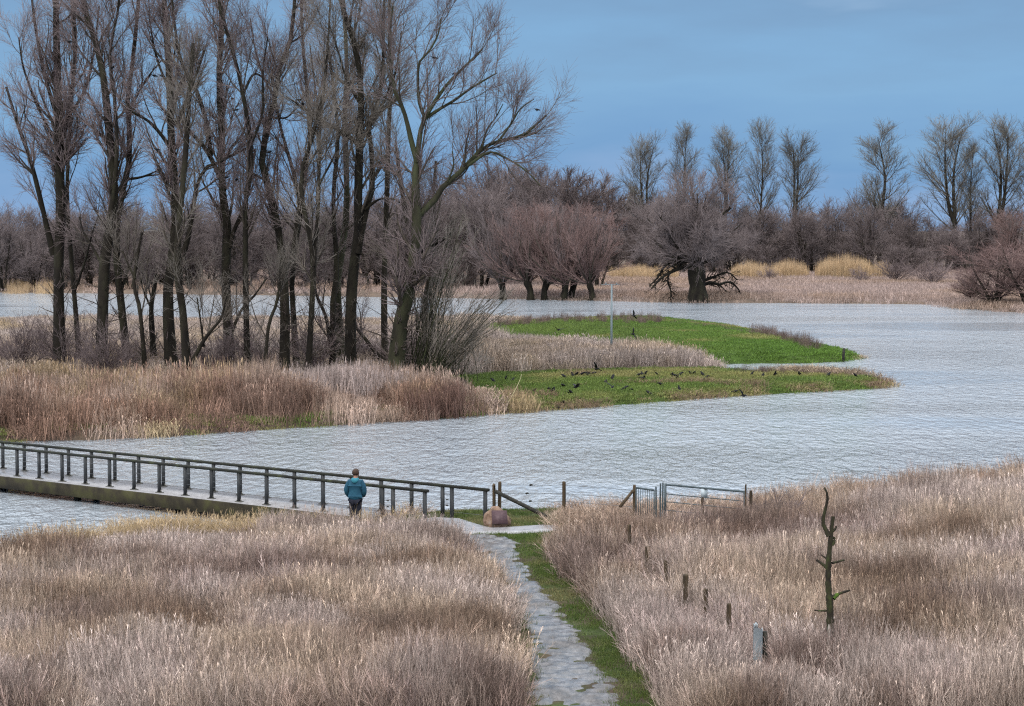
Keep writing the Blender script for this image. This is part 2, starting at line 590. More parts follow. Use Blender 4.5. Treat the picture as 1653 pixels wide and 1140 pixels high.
# walking line left free of reeds: mud, grass verge, concrete
CORRIDOR = px_poly([(832, 1230), (834, 1090), (820, 1010), (796, 945), (752, 902), (712, 880), (640, 872), (560, 866), (560, 846), (660, 842), (700, 815), (890, 815), (888, 872), (905, 930), (962, 985), (1040, 1085), (1120, 1230)], .6)
TRACK = px_poly([(858, 1230), (850, 1090), (838, 1010), (812, 945), (765, 895), (718, 872), (690, 862), (790, 862), (836, 872), (846, 905), (872, 945), (925, 1000), (985, 1090), (1075, 1230)], .6)
PAVING = px_poly([(640, 858), (672, 840), (700, 836), (745, 838), (778, 848), (800, 853), (880, 848), (905, 850), (905, 858), (840, 862), (740, 863), (690, 865)], .6)
def h_near(x, y):
    x, y = np.asarray(x, float), np.asarray(y, float)
    s = sdist(SHORE_NEAR, x, y)
    top = .60 + .42 * sstep(4.5, 17, x) + (fbm(x, y, 6, 5) - .5) * .22 * sstep(1.0, 4.0, np.abs(x - 1.5))
    top = top + np.clip(31 - y, 0, 40) * .27
    c = sdist(CORRIDOR, x, y)
    top = np.where(c > -1.2, top * sstep(1.0, -1.2, -c) * 0 + (.60 + np.clip(31 - y, 0, 40) * .27) * sstep(-1.2, .2, c) + top * (1 - sstep(-1.2, .2, c)), top)
    k = sstep(-1.5, 2.2, s)
    return -.7 + (top + .7) * k
GREEN = np.array([.042, .085, .016])
def c_near(x, y):
    soil = np.array([.075, .055, .042])
    c = sdist(CORRIDOR, x, y)
    g = sstep(-.35, .15, c) * sstep(.40, .62, fbm(x, y, .9, 9)) * .6
    out = soil[None] * (1 - g[:, None]) + (GREEN[None] * (.75 + .5 * vnoise(x, y, .8, 4)[:, None])) * g[:, None]
    return out
grid_land('near_bank', -50, 50, -12, 72, .4, h_near, c_near, 'ground_near')

def sheet(name, poly, step, hfun, lift, mat, jit=.0, seed=0):
    """a sheet lying on the ground inside a polygon, its rim broken up"""
    x0, y0 = poly.min(0) - .3
    x1, y1 = poly.max(0) + .3
    xs, ys = np.arange(x0, x1, step), np.arange(y0, y1, step)
    X, Y = np.meshgrid(xs, ys)
    S = sdist(poly, X, Y) + (fbm(X, Y, .9, seed) - .5) * jit + (fbm(X, Y, .25, seed + 5) - .5) * jit * .6
    Z = hfun(X, Y) + lift + np.clip(S, -1, 0) * .0
    # sink the rim into the ground so the border is a real crossing
    Z = Z - .11 * sstep(.22, -.14, S)
    nx, ny = len(xs), len(ys)
    i = (np.arange(ny - 1)[:, None] * nx + np.arange(nx - 1)[None]).ravel()
    f = np.stack([i, i + 1, i + nx + 1, i + nx], 1)
    f = f[S.ravel()[f].max(1) > -.15]
    used = np.unique(f)
    rem = np.full(nx * ny, -1)
    rem[used] = np.arange(len(used))
    v = np.stack([X, Y, Z], -1).reshape(-1, 3)[used]
    o = link(name, mesh_from(name, v, rem[f], mat, True))
    o['kind'] = 'structure'
    return o
def h_track(x, y):
    return h_near(x, y) + (fbm(x, y, .55, 21) - .5) * .11 + (vnoise(x, y, .2, 23) - .5) * .05
sheet('muddy_path', TRACK, .07, h_track, .03, 'wet_mud', .45, 2)
sheet('paved_path', PAVING, .12, h_near, .055, 'wet_concrete', .12, 3)

# wooded spit and green island -------------------------------------
SPIT_PX = [(-250, 725), (-100, 718), (27, 714), (150, 712), (300, 704), (450, 694), (600, 685), (720, 676), (845, 666), (1000, 655), (1150, 643), (1300, 634), (1400, 629), (1436, 625), (1440, 619),
           (1425, 614), (1350, 609), (1260, 606), (1190, 605), (1165, 600), (1150, 594), (1168, 588), (1230, 587), (1300, 587), (1365, 584), (1392, 578), (1372, 572), (1330, 564), (1275, 552), (1225, 540), (1150, 529),
           (1060, 524), (900, 523), (700, 524), (400, 524), (100, 524), (-250, 526)]
SPIT = px_poly(SPIT_PX)
HILL = px_poly([(1175, 592), (1365, 586), (1385, 578), (1330, 560), (1225, 537), (1130, 523), (980, 520), (820, 527), (760, 540), (770, 560), (900, 573), (1000, 580), (1100, 588)])
MEADOW = px_poly([(690, 618), (735, 610), (800, 604), (1000, 600), (1165, 598), (1200, 604), (1430, 613), (1436, 626), (1150, 646), (880, 664), (840, 655), (850, 642), (790, 636), (700, 632)], .3)
def h_spit(x, y):
    s = sdist(SPIT, x, y)
    top = .42 + (fbm(x, y, 9, 12) - .5) * .2
    hs = sdist(HILL, x, y)
    top = top + .55 * sstep(-1, 9, hs)
    return -.7 + (top + .7) * sstep(-1.4, 1.7, s)
def c_spit(x, y):
    soil = np.array([.10, .075, .058])
    g = np.maximum(sstep(-1.2, 1.0, sdist(MEADOW, x, y)), sstep(-1.5, 2.5, sdist(HILL, x, y)))
    n = fbm(x, y, 5, 31)
    gr = np.array([.060, .105, .022])[None] * (.7 + .7 * n[:, None])
    dryp = sstep(.58, .75, fbm(x, y, 7, 44))[:, None] * .7
    gr = gr * (1 - dryp) + np.array([.17, .145, .06])[None] * dryp
    return soil[None] * (1 - g[:, None]) + gr * g[:, None]
grid_land('grass_spit', -75, 45, 82, 215, .8, h_spit, c_spit, 'ground_far')

# far bank, reaching the horizon ------------------------------------
FAR_PX = [(-300, 470), (27, 473), (400, 477), (800, 483), (960, 486), (1100, 489), (1300, 490), (1500, 492), (1530, 498), (1630, 505), (1800, 512), (2100, 520)]
fp = px_poly(FAR_PX)
FAR = np.vstack([[(-4000, fp[0][1])], fp, [(4000, fp[-1][1]), (4000, 7000), (-4000, 7000)]])
def h_far(x, y):
    s = sdist(FAR, x, y)
    return -.7 + (1.05 + (fbm(x, y, 20, 3) - .5) * .25) * sstep(-2, 3, s) + .5 * sstep(20, 120, s)
def c_far(x, y):
    n = fbm(x, y, 14, 8)[:, None]
    return np.array([.15, .112, .088])[None] * (.7 + .6 * n)
ysf = np.concatenate([np.arange(205, 330, 1.6), np.arange(330, 480, 6), np.geomspace(480, 6500, 26)])
grid_land('far_bank', -190, 190, 0, 0, 3.0, h_far, c_far, 'ground_far', ystep=ysf)
# wide plain beyond, a step lower than the bank so the two never share a plane
pl = mesh_from('plain', [(-6000, 330, -.15), (6000, 330, -.15), (6000, 9000, -.15), (-6000, 9000, -.15)], [(0, 1, 2, 3)], 'ground_far')
ca = pl.color_attributes.new('soil', 'FLOAT_COLOR', 'POINT')
ca.data.foreach_set('color', np.array([(.13, .10, .08, 1)] * 4, np.float32).ravel())
link('plain', pl)['kind'] = 'structure'

wm = mesh_from('water', [(-700, -30, 0), (700, -30, 0), (700, 420, 0), (-700, 420, 0)], [(0, 1, 2, 3)], 'flood_water')
link('water', wm)['kind'] = 'structure'

# ------------------------------------------------------------------ scattered clumps
SRC = {}
def set_var(me, per_vert):
    a = me.attributes.new('var', 'FLOAT', 'POINT')
    a.data.foreach_set('value', np.asarray(per_vert, np.float32))
def clump(key, seed, n, radius, hgt, lean, rad, mat, plume=0.0, curve=.25, sprig=0, lo=.6, hi=1.35):
    g = np.random.default_rng(seed)
    m = 4
    an = g.uniform(0, 2 * math.pi, n)
    rr = radius * np.sqrt(g.uniform(0, 1, n))
    P = np.zeros((n, m, 3))
    P[:, 0, 0], P[:, 0, 1] = rr * np.cos(an), rr * np.sin(an)
    P[:, 0, 2] = -.05
    d = norm(np.stack([g.normal(0, lean, n), g.normal(0, lean, n), np.ones(n)], 1))
    bend = g.normal(0, curve, (n, 3))
    bend[:, 2] = 0
    L = hgt * g.uniform(.55, 1.1, n)
    for k in range(1, m):
        d = norm(d + bend * .33 * k / m + g.normal(0, .05, (n, 3)))
        P[:, k] = P[:, k - 1] + d * (L / (m - 1))[:, None]
    r0 = rad * g.uniform(.7, 1.3, n)
    Rd = r0[:, None] * np.array([1, .9, .75, .35])[None]
    parts = [(P, Rd, 3)]
    var = np.where(g.random(n) < .17, g.uniform(hi * .95, hi * 1.2, n), g.uniform(lo, (lo + hi) * .58, n))
    vv = [np.repeat(var, m * 3)]
    if sprig:
        C, r = branch(g, P, Rd, sprig, .35, .95, (hgt * .2, hgt * .45), (.15, .6), .05, .1, 2, .7, rmin=rad * .5)
        parts.append((C, r, 3))
        vv.append(np.repeat(np.repeat(var, sprig) * g.uniform(.8, 1.2, n * sprig), 2 * 3))
    if plume:
        C, r = branch(g, P, Rd, 2, .9, 1.0, (plume * .7, plume * 1.2), (.05, .35), -.12, .08, 3, 1.0, taper=0, rmin=rad)
        r = r * np.array([.8, 1.6, .5])[None]
        parts.append((C, r, 4))
        vv.append(np.repeat(np.repeat(var, 2) * g.uniform(.85, 1.15, n * 2), 3 * 4))
    me = tube_mesh(key, parts, mat)
    set_var(me, np.concatenate(vv))
    return me
def sources(key, count, fn):
    SRC[key] = [bpy.data.objects.new(key, fn(i)) for i in range(count)]
sources('reed_clump', 8, lambda i: clump('reed_clump', 100 + i, 56, .44, 1.0, .15, .0046, 'dry_stem', plume=.07 if i == 0 else 0, sprig=2, curve=.24, lo=.4, hi=1.65))
sources('weed_clump', 5, lambda i: clump('weed_clump', 200 + i, 38, .42, 1.0, .32, .0046, 'dry_stem', sprig=5, curve=.45, lo=.35, hi=1.65))
sources('gold_clump', 5, lambda i: clump('gold_clump', 300 + i, 60, .38, 1.0, .30, .0042, 'dry_stem', plume=.12 if i % 2 else 0, curve=.75))
sources('mid_clump', 6, lambda i: clump('mid_clump', 400 + i, 54, .75, 1.0, .18, .0085, 'dry_stem', plume=.12 if i == 0 else 0, sprig=2, curve=.25, lo=.4, hi=1.5))
sources('far_clump', 6, lambda i: clump('far_clump', 500 + i, 46, 1.5, 1.0, .16, .018, 'dry_stem', sprig=1, curve=.25))
sources('grass_tuft', 6, lambda i: clump('grass_tuft', 600 + i, 46, .22, .10, .5, .0045, 'green_blade', curve=.8))
sources('meadow_tuft', 5, lambda i: clump('meadow_tuft', 700 + i, 50, .55, .14, .45, .012, 'green_blade', curve=.8))

def scatter(name, src, pts, scl, col, label, cat='reeds', tall=None, lean=.06, seed=0):
    """many clumps on given points as one object of kind stuff"""
    g = np.random.default_rng(seed + 1000)
    n = len(pts)
    me = bpy.data.meshes.new(name)
    me.vertices.add(n)
    me.vertices.foreach_set('co', np.asarray(pts, np.float32).ravel())
    me.update()
    def attr(k, ty, f, arr):
        a_ = me.attributes.new(k, ty, 'POINT')
        a_.data.foreach_set(f, np.asarray(arr).ravel())
    s3 = np.stack([scl, scl, tall if tall is not None else scl], 1).astype(np.float32)
    attr('scl3', 'FLOAT_VECTOR', 'vector', s3)
    rot = np.stack([g.normal(0, lean, n), g.normal(0, lean, n), g.uniform(0, 6.283, n)], 1).astype(np.float32)
    attr('rot3', 'FLOAT_VECTOR', 'vector', rot)
    attr('pick', 'INT', 'value', g.integers(0, len(SRC[src]), n).astype(np.int32))
    c4 = np.ones((n, 4), np.float32)
    c4[:, :3] = col
    attr('col', 'FLOAT_COLOR', 'color', c4)
    gn = bpy.data.node_groups.new(name, 'GeometryNodeTree')
    gn.interface.new_socket('Geometry', in_out='INPUT', socket_type='NodeSocketGeometry')
    gn.interface.new_socket('Geometry', in_out='OUTPUT', socket_type='NodeSocketGeometry')
    N = gn.nodes.new
    gi, go = N('NodeGroupInput'), N('NodeGroupOutput')
    iop = N('GeometryNodeInstanceOnPoints')
    iop.inputs['Pick Instance'].default_value = True
    jn = N('GeometryNodeJoinGeometry')
    for so in SRC[src]:
        oi = N('GeometryNodeObjectInfo')
        oi.inputs['Object'].default_value = so
        oi.inputs['As Instance'].default_value = False
        ti = N('GeometryNodeGeometryToInstance')
        gn.links.new(oi.outputs['Geometry'], ti.inputs[0])
        gn.links.new(ti.outputs[0], jn.inputs[0])
    def named(k, ty):
        a_ = N('GeometryNodeInputNamedAttribute')
        a_.data_type = ty
        a_.inputs['Name'].default_value = k
        return a_.outputs['Attribute']
    gn.links.new(gi.outputs[0], iop.inputs['Points'])
    gn.links.new(jn.outputs[0], iop.inputs['Instance'])
    gn.links.new(named('pick', 'INT'), iop.inputs['Instance Index'])
    e2r = N('FunctionNodeEulerToRotation')
    gn.links.new(named('rot3', 'FLOAT_VECTOR'), e2r.inputs[0])
    gn.links.new(e2r.outputs[0], iop.inputs['Rotation'])
    gn.links.new(named('scl3', 'FLOAT_VECTOR'), iop.inputs['Scale'])
    gn.links.new(iop.outputs[0], go.inputs[0])
    o = link(name, me)
    md = o.modifiers.new('scatter', 'NODES')
    md.node_group = gn
    tag(o, label, cat, kind='stuff')
    return o
def rand_in(g, n, x0, x1, y0, y1):
    return g.uniform(x0, x1, n), g.uniform(y0, y1, n)
def mixcol(a, b, t):
    t = np.asarray(t)[:, None]
    return np.asarray(a)[None] * (1 - t) + np.asarray(b)[None] * t
PINK, TAN, DARK, GOLD, RUST = (.58, .47, .415), (.56, .43, .33), (.20, .14, .115), (.58, .43, .235), (.30, .17, .12)

# far rim of the reeds on the near bank, as distance against place (both sides of the walking line)
def reed_rim(x):
    return np.interp(x, [-30, -14, -11.5, -10.2, -8.5, -4, -2.5, -1.2, .4, 1.2, 3, 6, 9, 12, 15, 20, 30], [44, 48.2, 49.5, 53, 53.8, 53.8, 53.6, 53.2, 52.0, 52.4, 52.6, 53.2, 54.5, 56.5, 59.0, 62.0, 66])
def near_reeds():
    g = np.random.default_rng(11)
    x, y = rand_in(g, 30000, -17, 20, 33.5, 64)
    c = sdist(CORRIDOR, x, y)
    lim = reed_rim(x) + (fbm(x, y, 1.5, 2) - .5) * 1.6
    fr = np.abs(x) < .29 * y + 1.5
    k = (y < lim) & (c < .12 - .75 * fbm(x, y, 1.1, 3)) & fr
    # open hollows
    k &= ~((fbm(x, y, 2.2, 60) > .74) & (g.random(len(x)) < .6))
    x, y = x[k], y[k]
    lim = lim[k]
    z = h_near(x, y)
    n1, n2 = fbm(x, y, 3.0, 71), fbm(x, y, 1.3, 72)
    tall = (1.08 + .6 * (n1 - .5) + .6 * (n2 - .5)) * g.uniform(.8, 1.2, len(x))
    tall *= 1 + .16 * sstep(4, 14, x)
    edge = sstep(-1.6, -.1, sdist(CORRIDOR, x, y))
    tall *= 1 - .25 * edge
    col = mixcol(TAN, PINK, sstep(.35, .62, fbm(x, y, 2.6, 75)))
    col = col * (1 - sstep(.48, .66, fbm(x, y, 2.2, 77))[:, None] * np.array([.50, .55, .58])[None])
    col = col * g.uniform(.6, 1.3, len(x))[:, None]
    for sx_, sy_ in ((1016, 905), (1045, 928), (1074.5, 950), (1107, 985), (1139.5, 1000), (1177, 1022), (1222, 1078), (1236, 1060), (1338, 1100)):
        tp = at(sx_, sy_ + 25, .7)
        t_ = y / tp[1]
        vz = at(sx_, sy_, .7)
        r_ = ray(sx_, sy_)
        lx = r_[0] / r_[1] * y
        lz = CAM_Z + r_[2] / r_[1] * y
        wide = .42 if sx_ < 1200 else .6
        near_ = (np.abs(x - lx) < wide) & (y < tp[1] + .2)
        tall = np.where(near_, np.minimum(tall, np.maximum(lz - z + .02, .12)), tall)
    lowg = (x > -12.5) & (x < -6.5) & (y > 49.8)
    tall = np.where(lowg, tall * .55, tall)
    weed = g.random(len(x)) < .22 + .5 * sstep(.5, .7, fbm(x, y, 3.5, 79))
    pts = np.stack([x, y, z], 1)
    w = ~weed
    scatter('dry_reeds', 'reed_clump', pts[w], g.uniform(.9, 1.25, w.sum()), col[w], 'tall dry pinkish reeds covering the bank beside the muddy path', tall=tall[w], lean=.09, seed=1)
    scatter('dry_weeds', 'weed_clump', pts[weed], g.uniform(.9, 1.3, weed.sum()), col[weed] * np.array([1.02, .97, 1.0]), 'brittle branching dead weeds mixed through the reeds on the near bank', 'weeds', tall=tall[weed] * 1.05, lean=.14, seed=2)
near_reeds()
def gold_near():
    g = np.random.default_rng(12)
    P = []
    for cx, cy, sx, sy, n in ((275, 893, 48, 7, 150), (210, 900, 35, 8, 50), (105, 905, 50, 8, 50), (395, 890, 40, 8, 40), (560, 880, 60, 6, 14)):
        for _ in range(n):
            P.append(at(g.normal(cx, sx), g.normal(cy, sy * .5), .45))
    P = np.array(P)
    P[:, 2] = h_near(P[:, 0], P[:, 1])
    c = mixcol(GOLD, TAN, g.random(len(P)) * .6)
    scatter('golden_grass', 'gold_clump', P, g.uniform(.7, 1.1, len(P)), c, 'golden bleached grass tussocks at the water edge by the footbridge', 'grass', tall=g.uniform(.7, 1.05, len(P)), lean=.12, seed=3)
gold_near()
def shore_weeds():
    """thin low growth between the reed rim and the water, round the gates and the bridge foot"""
    g = np.random.default_rng(13)
    x, y = rand_in(g, 5200, -14, 20, 48, 66)
    lim = reed_rim(x)
    s = sdist(SHORE_NEAR, x, y)
    k = (y > lim - .5) & (s > .2) & (sdist(CORRIDOR, x, y) < -.1) & (g.random(len(x)) < .55)
    x, y = x[k], y[k]
    z = h_near(x, y)
    tall = g.uniform(.25, .62, len(x)) * (1 + .6 * sstep(5, 9, x))
    tall = np.where((x > 2.8) & (x < 7.4), np.minimum(tall, .5), tall)
    c = mixcol(TAN, RUST, g.random(len(x)) * .55)
    scatter('shore_weeds', 'weed_clump', np.stack([x, y, z], 1), g.uniform(.7, 1.1, len(x)), c, 'low thin dead weeds along the flooded shore by the gates', 'weeds', tall=tall, lean=.15, seed=4)
shore_weeds()
def near_grass():
    g = np.random.default_rng(14)
    x, y = rand_in(g, 26000, -6, 5, 34, 62)
    c = sdist(CORRIDOR, x, y)
    tr = np.maximum(sdist(TRACK, x, y), sdist(PAVING, x, y))
    k = (c > -.45) & (tr + (fbm(x, y, .9, 2) - .5) * .4 < -.02) & (g.random(len(x)) < sstep(.36, .60, fbm(x, y, .45, 19)) * sstep(.30, .42, fbm(x, y, 1.3, 9)) + .22)
    k |= (tr > -.1) & (tr < .22) & (sdist(PAVING, x, y) < -.05) & (g.random(len(x)) < .30)
    k |= (c > 0) & (np.abs(sdist(PAVING, x, y) + .12) < .10) & (g.random(len(x)) < .5)
    x, y = x[k], y[k]
    z = h_near(x, y)
    col = mixcol((.055, .105, .020), (.13, .165, .04), g.random(len(x)))
    dry = sstep(.55, .75, fbm(x, y, 1.6, 51)) * .7
    col = col * (1 - dry[:, None]) + np.array([.26, .22, .11])[None] * dry[:, None]
    tall = g.uniform(.7, 2.1, len(x))
    scatter('verge_grass', 'grass_tuft', np.stack([x, y, z], 1), g.uniform(.8, 1.3, len(x)), col, 'short green grass along the muddy path and round the boulder', 'grass', tall=tall, lean=.1, seed=5)
near_grass()

def spit_reeds():
    g = np.random.default_rng(15)
    x, y = rand_in(g, 42000, -62, 42, 84, 212)
    s = sdist(SPIT, x, y)
    px = W0 / 2 + FPX * x / y
    k = (s > .15) & (px > -60)
    md = sdist(MEADOW, x, y)
    hl = sdist(HILL, x, y)
    k &= (md < 1.2 - 5.0 * fbm(x, y, 3, 3)) & (hl < 1.2 - 2.2 * vnoise(x, y, 3, 5))
    wood = sstep(104, 110, y) * sstep(134, 126, y) * sstep(740, 690, px)
    k &= g.random(len(x)) > wood * .35
    x, y, s, px = x[k], y[k], s[k], px[k]
    z = h_spit(x, y)
    n1 = fbm(x, y, 6, 81)
    tall = (1.22 + 1.3 * (n1 - .5)) * g.uniform(.65, 1.25, len(x))
    tall *= 1 - .38 * sstep(150, 200, y)
    tall *= 1 - .30 * sstep(740, 820, px) * (y > 118)
    tall *= 1 - .30 * sstep(102, 108, y) * (px < 740)
    tall *= .55 + .45 * sstep(.2, 2.0, s)
    lowtip = sstep(1150, 1240, px)
    tall *= 1 - .55 * lowtip
    tall *= 1 - .62 * sstep(600, 820, px) * (y < 116)
    col = mixcol(TAN, PINK, sstep(.35, .6, fbm(x, y, 5, 83)))
    rust = sstep(.40, .56, fbm(x, y, 3.2, 85)) * (y < 113)
    col = np.where((y < 113)[:, None], col * np.array([.98, .88, .80])[None], col)
    col = col * (1 - rust[:, None] * .8) + np.array(RUST)[None] * rust[:, None] * .8
    tall = np.where(y < 113, tall * (.62 + .85 * sstep(.35, .65, fbm(x, y, 2.2, 86))), tall)
    gold = sstep(.6, .75, fbm(x, y, 4, 87)) * .6
    gold = np.maximum(gold, lowtip * .5)
    col = col * (1 - gold[:, None]) + np.array(GOLD)[None] * gold[:, None]
    col = col * g.uniform(.6, 1.25, len(x))[:, None]
    bare = (y < 112) & (fbm(x, y, 2.6, 89) > .58) & (g.random(len(x)) < .75)
    x, y, z, tall, col = x[~bare], y[~bare], z[~bare], tall[~bare], col[~bare]
    # sparse tan weeds straying over the near meadow and its wet edge
    wx, wy = rand_in(g, 9000, -6, 32, 92, 122)
    e_ = sdist(SPIT, wx, wy)
    kk = (sdist(MEADOW, wx, wy) > -1) & (e_ > .1) & (g.random(len(wx)) < np.maximum(.6 * sstep(1.3, .3, e_) * sstep(.35, .55, fbm(wx, wy, 3, 45)), .22 * sstep(.58, .7, fbm(wx, wy, 5, 33))))
    wx, wy = wx[kk], wy[kk]
    x, y, z = np.concatenate([x, wx]), np.concatenate([y, wy]), np.concatenate([z, h_spit(wx, wy)])
    tall = np.concatenate([tall, g.uniform(.12, .48, len(wx))])
    col = np.concatenate([col, mixcol((.40, .30, .17), (.24, .15, .11), g.random(len(wx)))])
    for cx, cy, sx, n_, c_, h0 in ((712, 668, 22, 50, (.23, .135, .105), 1.4), (845, 662, 16, 34, (.60, .44, .25), .95), (800, 668, 34, 50, (.30, .21, .13), .9), (560, 655, 40, 60, (.52, .41, .37), 1.9), (280, 700, 26, 40, (.60, .46, .28), .8), (420, 672, 40, 60, (.24, .145, .11), 1.5)):
        q = np.array([at(g.normal(cx, sx), cy + g.normal(-2, 3), .3) for _ in range(n_)])
        kq = sdist(SPIT, q[:, 0], q[:, 1]) > .1
        q = q[kq]
        x, y, z = np.concatenate([x, q[:, 0]]), np.concatenate([y, q[:, 1]]), np.concatenate([z, h_spit(q[:, 0], q[:, 1])])
        tall = np.concatenate([tall, h0 * g.uniform(.7, 1.15, len(q))])
        col = np.concatenate([col, np.array(c_)[None] * g.uniform(.75, 1.2, (len(q), 1))])
    scatter('spit_reeds', 'mid_clump', np.stack([x, y, z], 1), g.uniform(.9, 1.3, len(x)), col, 'dry reed bed along the spit below the row of bare trees', tall=tall, lean=.07, seed=6)
    # weeds fringing the far side of the green island
    P, T = [], []
    for _ in range(230):
        t_ = g.uniform(0, 1)
        px_, py_ = np.interp(t_, [0, .25, .5, .75, 1], [810, 960, 1110, 1230, 1325]), np.interp(t_, [0, .25, .5, .75, 1], [522, 520, 523, 536, 560])
        p = at(px_ + g.normal(0, 8), py_ + g.normal(1, 2.0), .75)
        P.append(p)
        T.append(g.uniform(.35, 1.05) * (1.0 if t_ > .72 or t_ < .45 else .25))
    for _ in range(60):
        p = at(g.uniform(1180, 1420), 606 + g.normal(0, 1.5) + 0, .3)
        P.append(p)
        T.append(g.uniform(.15, .5))
    P = np.array(P)
    P[:, 2] = np.maximum(h_spit(P[:, 0], P[:, 1]), 0)
    scatter('island_weeds', 'mid_clump', P, g.uniform(.25, .6, len(P)), mixcol((.17, .12, .105), (.24, .17, .14), g.random(len(P))), 'thin dead weed stalks fringing the back of the green island', 'weeds', tall=np.array(T), lean=.12, seed=7)
    # meadow grass
    x, y = rand_in(g, 60000, -6, 40, 96, 212)
    k = np.maximum(sdist(MEADOW, x, y), sdist(HILL, x, y)) > -.5
    k &= sdist(SPIT, x, y) > .1
    ex, ey = rand_in(g, 16000, -34, 4, 84, 112)
    ek = (fbm(ex, ey, 2.6, 89) > .575) & (g.random(len(ex)) < .7) & (sdist(SPIT, ex, ey) > .1)
    x, y = np.concatenate([x[k], ex[ek]]), np.concatenate([y[k], ey[ek]])
    n = fbm(x, y, 5, 31)
    col = mixcol((.085, .140, .026), (.150, .205, .042), n)
    hl_ = sstep(5, 22, x)[:, None] * sstep(125, 140, y)[:, None]
    col = col * (1 - hl_ * .5) + np.array([.09, .21, .018])[None] * hl_ * .5
    dry = sstep(.55, .75, fbm(x, y, 7, 44)) * .75
    dry = np.maximum(dry, sstep(2.2, .3, sdist(SPIT, x, y)) * (y < 120) * sstep(.4, .6, fbm(x, y, 3, 45)) * .9)
    col = col * (1 - dry[:, None]) + np.array([.30, .26, .10])[None] * dry[:, None]
    scatter('meadow_grass', 'meadow_tuft', np.stack([x, y, h_spit(x, y)], 1), g.uniform(.8, 1.5, len(x)), col * g.uniform(.8, 1.2, len(x))[:, None], 'short bright green grass on the spit and the island hill', 'grass', tall=g.uniform(.6, 1.6, len(x)), lean=.1, seed=8)
spit_reeds()
def far_reeds():
    g = np.random.default_rng(16)
    x, y = rand_in(g, 30000, -110, 120, 216, 420)
    s = sdist(FAR, x, y)
    px = W0 / 2 + FPX * x / y
    k = (s > .3) & (px > -30) & (px < 1700) & (g.random(len(x)) < np.where(px < 800, .14, 1))
    x, y, s = x[k], y[k], s[k]
    tall = g.uniform(.55, 1.1, len(x)) * (.6 + .4 * sstep(.3, 6, s)) * (.75 + .5 * fbm(x, y, 12, 90))
    col = mixcol(TAN, PINK, sstep(.3, .6, fbm(x, y, 14, 91))) * g.uniform(.72, 1.1, len(x))[:, None] * np.array([.86, .80, .80])
    scatter('far_reeds', 'far_clump', np.stack([x, y, h_far(x, y)], 1), g.uniform(.9, 1.4, len(x)), col, 'low pinkish dry reeds on the far bank behind the flood water', tall=tall, lean=.06, seed=9)
    P, T = [], []
    for cx, w, y0, hh, n in ((1020, 34, 455, 2.6, 130), (1068, 24, 455, 2.4, 80), (1215, 30, 455, 3.0, 130), (1275, 24, 455, 3.4, 110), (1362, 40, 456, 4.1, 260), (1420, 10, 455, 3.2, 50), (30, 20, 470, 1.8, 30), (75, 14, 470, 1.8, 25)):
        for _ in range(n):
            p = at(cx + g.uniform(-w, w), y0 + g.uniform(-2.5, 1.5), .3)
            P.append(p)
            T.append(hh * g.uniform(.55, 1.15) * (1 - .30 * abs((to_px(p)[0] - cx) / w) ** 2))
    P = np.array(P)
    P[:, 2] = h_far(P[:, 0], P[:, 1])
    scatter('golden_reeds', 'far_clump', P, g.uniform(.45, .75, len(P)), mixcol((.66, .47, .28), (.46, .31, .18), g.random(len(P))), 'stands of tall golden reeds before the thicket on the far bank', tall=np.array(T), lean=.04, seed=10)
far_reeds()

